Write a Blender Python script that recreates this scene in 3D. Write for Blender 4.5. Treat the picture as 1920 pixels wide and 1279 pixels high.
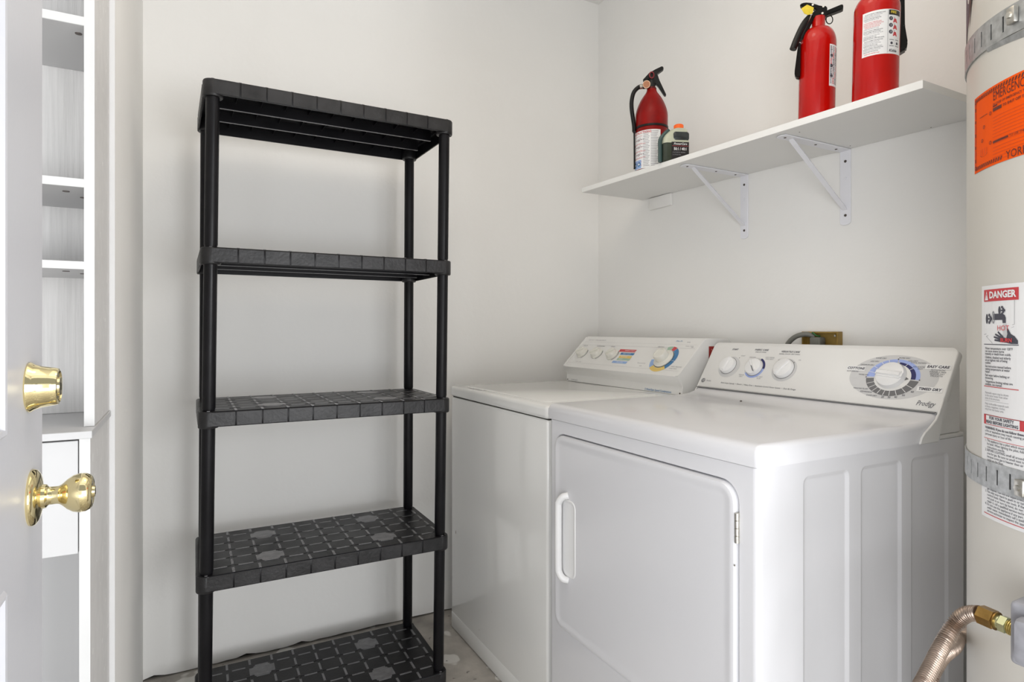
import bpy, bmesh, math, random
from mathutils import Vector, Matrix
random.seed(7)
for o in list(bpy.data.objects): bpy.data.objects.remove(o)
SC = bpy.context.scene
COL = SC.collection
PI = math.pi

# ------------------------------------------------------------------ camera, world, lights, exposure
TH = 0.4932
cam = bpy.data.cameras.new('camera'); camo = bpy.data.objects.new('camera', cam); COL.objects.link(camo)
camo.location = (-1.6702, -2.2695, 1.1243); camo.rotation_euler = (PI/2, 0, -TH)
cam.sensor_width = 36.0; cam.lens = 1138.2/1920*36; cam.shift_y = -20.3/1920; cam.clip_start = 0.02
SC.camera = camo
w = bpy.data.worlds.new('daylight'); SC.world = w; w.use_nodes = True
w.node_tree.nodes['Background'].inputs[0].default_value = (0.93, 0.97, 1.0, 1)
w.node_tree.nodes['Background'].inputs[1].default_value = 0.35
def area(name, loc, rot, sx, sy, power, col):
    l = bpy.data.lights.new(name, 'AREA'); l.shape = 'RECTANGLE'; l.size = sx; l.size_y = sy; l.energy = power; l.color = col
    o = bpy.data.objects.new(name, l); COL.objects.link(o); o.location = loc; o.rotation_euler = rot; return o
FILL_TINT = (0.965, 0.98, 1.0)  # cool tint shared by the added fill lights
area('right_fill', (-0.20, -4.60, 1.10), (PI/2, 0, 0.45), 1.4, 1.8, 54, FILL_TINT)  # added fill behind on the right, no actual window
area('side_fill', (0.60, -3.80, 1.00), (PI/2, 0, 0.80), 1.2, 1.8, 21, FILL_TINT)  # added fill from the far right side, not a real window
area('low_fill', (-1.60, -4.40, 0.45), (PI/2+0.15, 0, -0.10), 2.4, 0.8, 20, FILL_TINT)  # added low fill to lift the lower surfaces, no window there
area('rear_fill', (-1.70, -4.60, 1.30), (PI/2, 0, -0.10), 2.2, 2.0, 9, FILL_TINT)  # added weak fill behind the camera
area('left_fill', (-3.40, -3.90, 0.90), (PI/2, 0, -0.95), 1.6, 1.6, 62, FILL_TINT)  # added fill from the left to brighten the appliance fronts
area('ceiling_lamp_light', (-1.05, -1.35, 2.50), (0, 0, 0), 1.1, 1.1, 3.2, (1.0, 0.82, 0.60))
SC.view_settings.view_transform = 'Standard'; SC.view_settings.look = 'None'
SC.view_settings.gamma = 1.0; SC.view_settings.use_curve_mapping = False
SC.view_settings.exposure = 0.26

# ------------------------------------------------------------------ materials
def M(name, col, rough=0.5, metal=0.0, coat=0.0, noise=None, bump=None, trans=0.0, spec=None, rnoise=None):
    """noise=(scale, amount, detail) varies the colour; bump=(scale, strength); rnoise=(scale, amount)"""
    m = bpy.data.materials.new(name); m.use_nodes = True; nt = m.node_tree; b = nt.nodes['Principled BSDF']
    b.inputs['Base Color'].default_value = (*col, 1); b.inputs['Roughness'].default_value = rough
    b.inputs['Metallic'].default_value = metal; b.inputs['Coat Weight'].default_value = coat
    b.inputs['Coat Roughness'].default_value = 0.06; b.inputs['Transmission Weight'].default_value = trans
    if spec is not None: b.inputs['Specular IOR Level'].default_value = spec
    tc = nt.nodes.new('ShaderNodeTexCoord')
    def nz(scale, detail=4, vec=None):
        n = nt.nodes.new('ShaderNodeTexNoise'); n.inputs['Scale'].default_value = scale; n.inputs['Detail'].default_value = detail
        nt.links.new(vec or tc.outputs['Object'], n.inputs['Vector']); return n
    if noise or True:
        s, a, dt = noise or (6.0, 0.03, 3)
        n = nz(s, dt); r = nt.nodes.new('ShaderNodeMapRange'); r.inputs['From Min'].default_value = 0.3; r.inputs['From Max'].default_value = 0.7
        r.inputs['To Min'].default_value = 1-a; r.inputs['To Max'].default_value = 1+a; nt.links.new(n.outputs['Fac'], r.inputs['Value'])
        v = nt.nodes.new('ShaderNodeVectorMath'); v.operation = 'SCALE'; v.inputs[0].default_value = col
        nt.links.new(r.outputs[0], v.inputs['Scale']); nt.links.new(v.outputs[0], b.inputs['Base Color'])
        m['_col'] = v.name
    if rnoise:
        n = nz(rnoise[0]); r = nt.nodes.new('ShaderNodeMapRange'); r.inputs['To Min'].default_value = max(0, rough-rnoise[1]); r.inputs['To Max'].default_value = rough+rnoise[1]
        r.inputs['From Min'].default_value = 0.3; r.inputs['From Max'].default_value = 0.7
        nt.links.new(n.outputs['Fac'], r.inputs['Value']); nt.links.new(r.outputs[0], b.inputs['Roughness'])
    if bump:
        n = nz(bump[0], 5); p = nt.nodes.new('ShaderNodeBump'); p.inputs['Strength'].default_value = bump[1]; p.inputs['Distance'].default_value = 0.01
        nt.links.new(n.outputs['Fac'], p.inputs['Height']); nt.links.new(p.outputs[0], b.inputs['Normal'])
    return m
def chips(m, col, scale, thr, zmax=None, stretch=(1, 1, 1)):
    """small scattered marks of another colour mixed over a material"""
    nt = m.node_tree; b = nt.nodes['Principled BSDF']; src = b.inputs['Base Color'].links[0].from_socket
    tc = nt.nodes.new('ShaderNodeTexCoord'); mp = nt.nodes.new('ShaderNodeMapping'); mp.inputs['Scale'].default_value = stretch
    nt.links.new(tc.outputs['Object'], mp.inputs['Vector'])
    n = nt.nodes.new('ShaderNodeTexNoise'); n.inputs['Scale'].default_value = scale; n.inputs['Detail'].default_value = 2
    nt.links.new(mp.outputs[0], n.inputs['Vector'])
    r = nt.nodes.new('ShaderNodeMapRange'); r.inputs['From Min'].default_value = thr; r.inputs['From Max'].default_value = thr+0.02
    nt.links.new(n.outputs['Fac'], r.inputs['Value']); fac = r.outputs[0]
    if zmax is not None:
        sp = nt.nodes.new('ShaderNodeSeparateXYZ'); nt.links.new(tc.outputs['Object'], sp.inputs[0])
        lt = nt.nodes.new('ShaderNodeMath'); lt.operation = 'LESS_THAN'; lt.inputs[1].default_value = zmax; nt.links.new(sp.outputs['Z'], lt.inputs[0])
        mu = nt.nodes.new('ShaderNodeMath'); mu.operation = 'MULTIPLY'; nt.links.new(fac, mu.inputs[0]); nt.links.new(lt.outputs[0], mu.inputs[1]); fac = mu.outputs[0]
    mx = nt.nodes.new('ShaderNodeMix'); mx.data_type = 'RGBA'; mx.inputs[7].default_value = (*col, 1)
    nt.links.new(fac, mx.inputs[0]); nt.links.new(src, mx.inputs[6]); nt.links.new(mx.outputs[2], b.inputs['Base Color'])
    return m
wall_m = M('wall_paint', (0.86, 0.850, 0.825), 0.75, noise=(2.2, 0.015, 4), bump=(38, 0.10))
walledge_m = M('wall_edge_paint', (0.70, 0.70, 0.70), 0.5, bump=(60, 0.05))
ceil_m = M('ceiling_paint', (0.85, 0.84, 0.81), 0.8, bump=(60, 0.15))
floor_m = M('concrete', (0.44, 0.41, 0.37), 0.65, noise=(9, 0.30, 9), bump=(30, 0.25))
chips(floor_m, (0.72, 0.70, 0.66), 7, 0.60); chips(floor_m, (0.24, 0.22, 0.20), 30, 0.70)
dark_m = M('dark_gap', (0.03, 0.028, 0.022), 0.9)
blk = M('black_resin', (0.0065, 0.0062, 0.0075), 0.36, spec=0.22, noise=(14, 0.25, 6), bump=(160, 0.05), rnoise=(9, 0.07))
blk_rim = M('black_resin_scuffed', (0.015, 0.0145, 0.0155), 0.40, spec=0.4, noise=(16, 0.75, 8), bump=(120, 0.10))
blk_dash = M('sheen_resin', (0.15, 0.148, 0.155), 0.25, noise=(30, 0.15, 3))  # lighter resin, glossy sheen painted into its colour
blk_patch = M('sheen_resin_pad', (0.135, 0.133, 0.14), 0.25, noise=(40, 0.2, 4))  # lighter grey pads, colour raised to carry a glossy sheen
wash_m = M('washer_enamel', (0.88, 0.88, 0.86), 0.16, coat=0.35, noise=(3, 0.012, 3)); 
chips(wash_m, (0.22, 0.13, 0.06), 34, 0.765, 0.62, (1, 1, 0.55))
wash2_m = M('washer_plastic', (0.80, 0.795, 0.775), 0.35)
dry_m = M('dryer_enamel', (0.79, 0.79, 0.815), 0.19, coat=0.3, noise=(3, 0.008, 3))
dryp_m = M('dryer_plastic', (0.80, 0.795, 0.775), 0.38)
dry_w = M('white_gloss_plastic', (0.86, 0.86, 0.86), 0.25)
seam_m = M('seam_grey', (0.20, 0.20, 0.20), 0.7)
knobw = M('knob_ivory', (0.78, 0.765, 0.70), 0.3)
grey1 = M('print_light_grey', (0.62, 0.62, 0.62), 0.5)
grey2 = M('print_mid_grey', (0.16, 0.16, 0.165), 0.5)
ink = M('print_ink', (0.07, 0.07, 0.09), 0.5)
inkl = M('print_ink_pale', (0.30, 0.30, 0.32), 0.5)
blue1 = M('print_pale_blue', (0.36, 0.45, 0.80), 0.45)
blue2 = M('print_navy', (0.018, 0.02, 0.12), 0.4)
blue3 = M('print_blue', (0.05, 0.20, 0.42), 0.45)
blue4 = M('print_sky', (0.30, 0.45, 0.75), 0.45)
yel = M('print_yellow', (0.80, 0.58, 0.16), 0.5)
grn = M('print_green', (0.38, 0.55, 0.42), 0.5)
redp = M('print_red', (0.60, 0.06, 0.07), 0.5)
redd = M('sticker_dark_red', (0.30, 0.015, 0.012), 0.4)
pinkt = M('sticker_pink_ink', (0.85, 0.35, 0.30), 0.5)
white_l = M('label_white', (0.86, 0.86, 0.86), 0.45)
orange_l = M('label_orange', (0.95, 0.105, 0.003), 0.6, spec=0.15)
orange_d = M('label_dark_orange', (0.62, 0.06, 0.005), 0.5)
maroon = M('label_maroon_ink', (0.13, 0.02, 0.01), 0.5)
heat_m = M('heater_enamel', (0.65, 0.625, 0.57), 0.42, coat=0.1, noise=(3, 0.02, 3), bump=(200, 0.01))
galv = M('galvanised_strap', (0.50, 0.51, 0.51), 0.42, metal=0.85, noise=(90, 0.22, 5))
zinc = M('zinc_screw', (0.62, 0.60, 0.55), 0.3, metal=1.0, noise=(60, 0.2, 3))
screwd = M('dark_screw', (0.12, 0.10, 0.09), 0.4, metal=0.8)
brass = M('polished_brass', (0.86, 0.74, 0.42), 0.09, metal=1.0, noise=(20, 0.03, 2))
brass2 = M('aged_brass', (0.36, 0.22, 0.07), 0.30, metal=1.0, noise=(45, 0.35, 4))
brass3 = M('pale_plated_brass', (0.62, 0.66, 0.42), 0.25, metal=0.9, noise=(30, 0.1, 3))
brass4 = M('yellow_brass_thread', (0.75, 0.60, 0.22), 0.25, metal=1.0)
hose_m = M('coated_gas_hose', (0.36, 0.285, 0.235), 0.32, metal=0.85, noise=(60, 0.15, 3))
valve_m = M('grey_cast_valve', (0.34, 0.34, 0.37), 0.5, noise=(60, 0.15, 5))
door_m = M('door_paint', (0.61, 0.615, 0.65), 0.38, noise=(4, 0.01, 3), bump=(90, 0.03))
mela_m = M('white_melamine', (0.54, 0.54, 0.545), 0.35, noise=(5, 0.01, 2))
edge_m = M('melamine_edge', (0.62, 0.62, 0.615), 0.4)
grain_m = M('grained_back', (0.74, 0.73, 0.72), 0.55)
def woodgrain(m):
    nt = m.node_tree; b = nt.nodes['Principled BSDF']; tc = nt.nodes.new('ShaderNodeTexCoord'); mp = nt.nodes.new('ShaderNodeMapping')
    mp.inputs['Scale'].default_value = (160, 160, 5); nt.links.new(tc.outputs['Object'], mp.inputs['Vector'])
    n = nt.nodes.new('ShaderNodeTexNoise'); n.inputs['Scale'].default_value = 1.5; n.inputs['Detail'].default_value = 4; nt.links.new(mp.outputs[0], n.inputs['Vector'])
    p = nt.nodes.new('ShaderNodeBump'); p.inputs['Strength'].default_value = 0.35; p.inputs['Distance'].default_value = 0.004
    nt.links.new(n.outputs['Fac'], p.inputs['Height']); nt.links.new(p.outputs[0], b.inputs['Normal'])
    r = nt.nodes.new('ShaderNodeMapRange'); r.inputs['From Min'].default_value = .3; r.inputs['From Max'].default_value = .7; r.inputs['To Min'].default_value = 0.9; r.inputs['To Max'].default_value = 1.03
    nt.links.new(n.outputs['Fac'], r.inputs['Value']); v = nt.nodes.new('ShaderNodeVectorMath'); v.operation = 'SCALE'; v.inputs[0].default_value = (0.74, 0.73, 0.72)
    nt.links.new(r.outputs[0], v.inputs['Scale']); nt.links.new(v.outputs[0], b.inputs['Base Color'])
woodgrain(grain_m)
side_m = M('spattered_side_panel', (0.66, 0.65, 0.64), 0.45, noise=(30, 0.04, 5)); chips(side_m, (0.88, 0.88, 0.86), 75, 0.70, None, (1, 1, .45))
shelf_m = M('shelf_board_white', (0.80, 0.795, 0.775), 0.45, noise=(4, 0.012, 3))
bracket_m = M('bracket_white_steel', (0.82, 0.82, 0.86), 0.35)
red_m = M('extinguisher_red', (0.48, 0.004, 0.002), 0.22, spec=0.22, coat=0.35, noise=(10, 0.10, 4))
red2_m = M('dusty_extinguisher_red', (0.23, 0.004, 0.003), 0.30, spec=0.2, coat=0.0, noise=(18, 0.3, 5))
blkp = M('black_plastic', (0.006, 0.006, 0.006), 0.35, spec=0.3, noise=(30, 0.2, 3))
pinred = M('pin_red', (0.20, 0.015, 0.02), 0.4)
gauge_m = M('gauge_face', (0.40, 0.15, 0.05), 0.4)
gauge_r = M('gauge_rim', (0.40, 0.26, 0.17), 0.35, metal=0.9)
tag_m = M('yellow_tag', (0.80, 0.62, 0.05), 0.5, noise=(70, 0.15, 2))
jug_m = M('clear_jug_plastic', (0.50, 0.52, 0.40), 0.28, noise=(20, 0.08, 3))
oil_m = M('green_oil_in_jug', (0.035, 0.045, 0.030), 0.22, noise=(25, 0.15, 3))
chamber_m = M('oil_in_chamber', (0.028, 0.034, 0.034), 0.22, noise=(30, 0.2, 3))
spine_m = M('oil_in_spine', (0.05, 0.09, 0.085), 0.25)
cap_m = M('orange_cap', (0.95, 0.16, 0.015), 0.4)
blacklabel = M('label_black', (0.012, 0.012, 0.013), 0.4)
box_m = M('yellow_brown_box', (0.30, 0.19, 0.04), 0.5, noise=(30, 0.25, 4))
cable_m = M('grey_cable', (0.17, 0.17, 0.15), 0.45)
greenw = M('green_wire', (0.03, 0.14, 0.04), 0.4)
emit = bpy.data.materials.new('lamp_glow'); emit.use_nodes = True
emit.node_tree.nodes['Principled BSDF'].inputs['Emission Color'].default_value = (1, .93, .84, 1); emit.node_tree.nodes['Principled BSDF'].inputs['Emission Strength'].default_value = 3.0

# ------------------------------------------------------------------ helpers
MATW = {}
def thing(name, label, cat, loc=(0, 0, 0), rot=(0, 0, 0), group=None, kind=None):
    o = bpy.data.objects.new(name, None); COL.objects.link(o); o.location = loc; o.rotation_euler = rot; o.empty_display_size = .05
    if kind: o['kind'] = kind
    if label: o['label'] = label
    if cat: o['category'] = cat
    if group: o['group'] = group
    MATW[o.name] = Matrix.Translation(loc) @ Matrix.LocRotScale(None, bpy.context.view_layer.objects and __import__('mathutils').Euler(rot), None)
    return o
class G:
    """collects shapes into one bmesh"""
    def __init__(s): s.bm = bmesh.new(); s.mats = []
    def mi(s, m):
        if m not in s.mats: s.mats.append(m)
        return s.mats.index(m)
    def add(s, t, m=None):
        if m is not None:
            k = s.mi(m)
            for f in t.faces: f.material_index = k
        me = bpy.data.meshes.new('t'); t.to_mesh(me); t.free(); s.bm.from_mesh(me); bpy.data.meshes.remove(me); return s
    def box(s, x0, x1, y0, y1, z0, z1, m=None, b=0, seg=2):
        t = bmesh.new(); bmesh.ops.create_cube(t, size=1)
        for v in t.verts: v.co = ((x0+x1)/2+v.co.x*(x1-x0), (y0+y1)/2+v.co.y*(y1-y0), (z0+z1)/2+v.co.z*(z1-z0))
        if b: bmesh.ops.bevel(t, geom=list(t.edges), offset=b, segments=seg, profile=.5, affect='EDGES')
        return s.add(t, m)
    def prism(s, pts, axis, lo, hi, m=None, b=0, seg=2, bx=False):
        t = bmesh.new()
        def P(p, h): return {'x': (h, p[0], p[1]), 'y': (p[0], h, p[1]), 'z': (p[0], p[1], h)}[axis]
        a = [t.verts.new(P(p, lo)) for p in pts]; c = [t.verts.new(P(p, hi)) for p in pts]
        fa = t.faces.new(a); fc = t.faces.new(c); n = len(pts)
        for i in range(n): t.faces.new((a[i], a[(i+1) % n], c[(i+1) % n], c[i]))
        bmesh.ops.recalc_face_normals(t, faces=list(t.faces))
        if b:
            e = list(t.edges) if not bx else [e for e in t.edges if any(f in (fa, fc) for f in e.link_faces)]
            bmesh.ops.bevel(t, geom=e, offset=b, segments=seg, profile=.5, affect='EDGES')
        return s.add(t, m)
    def lathe(s, prof, mtx=Matrix.Identity(4), m=None, n=32, sy=1.0):
        """prof = [(r, h)], turned about local z"""
        t = bmesh.new(); rings = []
        for r, h in prof:
            if r < 1e-6: rings.append([t.verts.new((0, 0, h))])
            else: rings.append([t.verts.new((r*math.cos(2*PI*i/n), r*sy*math.sin(2*PI*i/n), h)) for i in range(n)])
        for A, B in zip(rings, rings[1:]):
            for i in range(n):
                j = (i+1) % n
                if len(A) == 1 and len(B) == 1: continue
                if len(A) == 1: t.faces.new((A[0], B[j], B[i]))
                elif len(B) == 1: t.faces.new((A[i], A[j], B[0]))
                else: t.faces.new((A[i], A[j], B[j], B[i]))
        for R in (rings[0], rings[-1]):
            if len(R) > 1: t.faces.new(R)
        bmesh.ops.recalc_face_normals(t, faces=list(t.faces)); t.transform(mtx); return s.add(t, m)
    def cyl(s, a, b, r0, r1=None, m=None, n=16, bev=0):
        a = Vector(a); b = Vector(b); r1 = r0 if r1 is None else r1; L = (b-a).length
        q = (b-a).to_track_quat('Z', 'Y').to_matrix().to_4x4(); mt = Matrix.Translation(a) @ q
        p = [(r0, 0), (r1, L)] if not bev else [(r0-bev, 0), (r0, bev), (r1, L-bev), (r1-bev, L)]
        return s.lathe(p, mt, m, n)
    def tube(s, path, r, m=None, n=12, corr=None, closed=False, flat=1.0):
        """smooth tube along a polyline; corr=(pitch, depth) makes it corrugated"""
        P = [Vector(p) for p in path]
        pts = []
        for i in range(len(P)-1):
            p0 = P[i-1] if i > 0 else P[i]*2-P[i+1]; p1, p2 = P[i], P[i+1]; p3 = P[i+2] if i+2 < len(P) else p2*2-p1
            k = max(4, round((p2-p1).length/(corr[0]/6))) if corr else 6
            for j in range(k):
                u = j/k; pts.append(0.5*((2*p1)+(p2-p0)*u+(2*p0-5*p1+4*p2-p3)*u*u+(3*p1-p0-3*p2+p3)*u**3))
        pts.append(P[-1]); t = bmesh.new(); rings = []; up = None; acc = 0
        for i, p in enumerate(pts):
            d = (pts[min(i+1, len(pts)-1)]-pts[max(i-1, 0)]).normalized()
            if up is None: up = d.orthogonal().normalized()
            up = (up-d*up.dot(d)).normalized(); sd = d.cross(up)
            if i: acc += (p-pts[i-1]).length
            rr = (r[0]+(r[1]-r[0])*i/(len(pts)-1)) if isinstance(r, tuple) else r
            if corr: rr += corr[1]*math.cos(acc/corr[0]*2*PI)
            rings.append([t.verts.new(p+(up*math.cos(2*PI*k/n)*rr+sd*math.sin(2*PI*k/n)*rr*flat)) for k in range(n)])
        for A, B in zip(rings, rings[1:]):
            for k in range(n): t.faces.new((A[k], A[(k+1) % n], B[(k+1) % n], B[k]))
        t.faces.new(rings[0]); t.faces.new(rings[-1]); bmesh.ops.recalc_face_normals(t, faces=list(t.faces)); return s.add(t, m)
    def loops(s, L, m=None, cap=True, capback=False):
        """skin a list of closed loops (same point count)"""
        t = bmesh.new(); R = [[t.verts.new(p) for p in l] for l in L]; n = len(R[0])
        for A, B in zip(R, R[1:]):
            for k in range(n): t.faces.new((A[k], A[(k+1) % n], B[(k+1) % n], B[k]))
        if cap: t.faces.new(R[-1])
        if capback: t.faces.new(R[0])
        bmesh.ops.recalc_face_normals(t, faces=list(t.faces)); return s.add(t, m)
    def holes(s, outer, inner, P, m=None):
        """flat plate with holes; P maps 2-D to 3-D"""
        t = bmesh.new(); E = []
        for l in [outer]+inner:
            vs = [t.verts.new(P(*p)) for p in l]
            for i in range(len(vs)): E.append(t.edges.new((vs[i], vs[(i+1) % len(vs)])))
        bmesh.ops.triangle_fill(t, use_beauty=True, use_dissolve=False, edges=E); return s.add(t, m)
    def build(s, name, m=None, parent=None, local=False, smooth=True, ang=35, warp=None, label=None):
        me = bpy.data.meshes.new(name); 
        if warp:
            for v in s.bm.verts: v.co = warp(v.co)
        s.bm.to_mesh(me); s.bm.free()
        o = bpy.data.objects.new(name, me); COL.objects.link(o)
        for q in (s.mats or [m]): me.materials.append(q)
        if smooth:
            me.shade_smooth() if hasattr(me, 'shade_smooth') else None
            me.set_sharp_from_angle(angle=math.radians(ang))
        if parent is not None:
            o.parent = parent
            if not local: me.transform(MATW[parent.name].inverted())
            MATW[o.name] = MATW[parent.name]
        else: MATW[o.name] = Matrix.Identity(4)
        if label: o['label'] = label
        return o
def struct(o, label, cat=None):
    o['kind'] = 'structure'; o['label'] = label
    if cat: o['category'] = cat
    return o
def rrect(u0, u1, v0, v1, r, n=6, d=0):
    """rounded rectangle outline, offset inwards by d"""
    u0 += d; u1 -= d; v0 += d; v1 -= d; r = max(r-d, 0.0004); P = []
    for cx, cy, a in ((u1-r, v1-r, 0), (u0+r, v1-r, PI/2), (u0+r, v0+r, PI), (u1-r, v0+r, 1.5*PI)):
        for k in range(n+1): P.append((cx+r*math.cos(a+k*PI/2/n), cy+r*math.sin(a+k*PI/2/n)))
    return P
def text_geo(body, size, align='LEFT', shear=0, bold=0, sx=1.0, spacing=1.0, line=1.0):
    c = bpy.data.curves.new('t', 'FONT'); c.body = body; c.size = size; c.align_x = align; c.align_y = 'CENTER'; c.shear = shear
    c.offset = bold*size; c.resolution_u = 2; c.space_character = spacing; c.space_line = line
    o = bpy.data.objects.new('t', c); COL.objects.link(o)
    dg = bpy.context.evaluated_depsgraph_get(); me = bpy.data.meshes.new_from_object(o.evaluated_get(dg))
    V = [(v.co.x*sx, v.co.y) for v in me.vertices]; F = [tuple(p.vertices) for p in me.polygons]
    bpy.data.objects.remove(o); bpy.data.curves.remove(c); bpy.data.meshes.remove(me); return V, F
class Decal:
    """flat print mapped on a surface: mp(u, v, h) -> point"""
    def __init__(s, mp, lift=0.0003): s.g = G(); s.mp = mp; s.h = lift
    def poly(s, V, F, m, k=1.0):
        t = bmesh.new(); vs = [t.verts.new(s.mp(u, v, s.h*k)) for u, v in V]
        for f in F:
            try: t.faces.new([vs[i] for i in f])
            except ValueError: pass
        s.g.add(t, m)
    def rect(s, u0, u1, v0, v1, m, k=1.0, nx=1, sk=0.0):
        V = []; F = []
        for i in range(nx+1):
            u = u0+(u1-u0)*i/nx; V += [(u, v0), (u+sk, v1)]
        for i in range(nx): F.append((2*i, 2*i+2, 2*i+3, 2*i+1))
        s.poly(V, F, m, k)
    def frame(s, u0, u1, v0, v1, wd, m, k=1.0, nx=6):
        s.rect(u0, u1, v0, v0+wd, m, k, nx); s.rect(u0, u1, v1-wd, v1, m, k, nx); s.rect(u0, u0+wd, v0, v1, m, k); s.rect(u1-wd, u1, v0, v1, m, k)
    def arc(s, cu, cv, r0, r1, a0, a1, m, k=1.0, sy=1.0, n=None):
        n = n or max(3, int(abs(a1-a0)/8)); V = []; F = []
        for i in range(n+1):
            a = math.radians(a0+(a1-a0)*i/n); V += [(cu+r0*math.cos(a), cv+r0*sy*math.sin(a)), (cu+r1*math.cos(a), cv+r1*sy*math.sin(a))]
        for i in range(n): F.append((2*i, 2*i+1, 2*i+3, 2*i+2))
        s.poly(V, F, m, k)
    def disc(s, cu, cv, r, m, k=1.0, sy=1.0, n=32): s.poly([(cu+r*math.cos(2*PI*i/n), cv+r*sy*math.sin(2*PI*i/n)) for i in range(n)], [tuple(range(n))], m, k)
    def text(s, b, u, v, size, m, k=2.0, **kw):
        V, F = text_geo(b, size, **kw); s.poly([(u+x, v+y) for x, y in V], F, m, k)
    def build(s, name, parent, label=None): return s.g.build(name, None, parent, smooth=False, label=label)

# ------------------------------------------------------------------ the room
XC = -1.7907; YC = -0.877; H = 2.62
def edge_wall(name, P0, P1, m, label, rough=True):
    """wall from P0 to P1 with a ragged painted bottom edge, backed by a thick body"""
    P0 = Vector((*P0, 0)); P1 = Vector((*P1, 0)); d = (P1-P0); L = d.length; d.normalize(); nrm = Vector((d.y, -d.x, 0)); n = int(L/0.03) if rough else 2
    g = G(); t = bmesh.new(); bot = []; top = []
    for i in range(n+1):
        p = P0+d*(L*i/n); z = 0.005+random.uniform(-.002, .0025) if rough else 0.0
        if random.random() < .08 and rough: z += .006
        bot.append(t.verts.new(p+Vector((0, 0, z)))); top.append(t.verts.new(p+Vector((0, 0, H))))
    for i in range(n): t.faces.new((bot[i], bot[i+1], top[i+1], top[i]))
    g.add(t, m); t = bmesh.new()
    q = [P0-nrm*.012, P1-nrm*.012, P1-nrm*.10, P0-nrm*.10]
    a = [t.verts.new(p) for p in q]; b = [t.verts.new(p+Vector((0, 0, H))) for p in q]
    for i in range(4): t.faces.new((a[i], a[(i+1) % 4], b[(i+1) % 4], b[i]))
    t.faces.new(a); t.faces.new(b); bmesh.ops.recalc_face_normals(t, faces=list(t.faces)); g.add(t, dark_m)
    return struct(g.build(name, None, smooth=False), label)
edge_wall('wall_back', (XC, 0), (0, 0), wall_m, 'off-white painted wall behind the black shelving unit')
edge_wall('wall_right', (0, 0), (0, -2.30), wall_m, 'off-white painted wall behind the washer and dryer')
g = G(); g.box(XC-.9, XC, YC, 0.1, 0, H, wall_m, 0.0015, 1); struct(g.build('wall_left', wall_m, smooth=False), 'shaded projecting wall face left of the black shelving unit')
g = G(); g.box(XC-.0086, XC+.0004, YC-.0015, YC, 0, H, walledge_m); struct(g.build('trim_1', walledge_m, smooth=False), 'bright white corner edge of the projecting left wall')
g = G(); g.box(-2.70, -2.60, -2.30, YC, 0, H, wall_m); struct(g.build('wall_far_left', wall_m, smooth=False), 'plain wall of the cabinet alcove')
g = G(); g.box(-0.40, 0.1, -2.45, -2.30, 0, H, wall_m)
struct(g.build('wall_front', wall_m, smooth=False), 'wall end beside the wide opening the room is seen from')
g = G(); g.box(-5.6, 0.6, -7.2, 0.15, -0.1, 0, floor_m); struct(g.build('floor', floor_m, smooth=False), 'bare mottled grey concrete floor')
g = G(); g.box(-2.75, 0.15, -2.5, 0.15, H, H+.1, ceil_m); struct(g.build('ceiling', ceil_m, smooth=False), 'white painted ceiling')
g = G(); g.lathe([(0, .03), (.12, .03), (.16, .015), (.17, 0)], Matrix.Translation((-1.05, -1.35, H-.03)), emit, 32)
o = g.build('ceiling_lamp', emit); o['label'] = 'round white ceiling lamp'; o['category'] = 'lamp'

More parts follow.
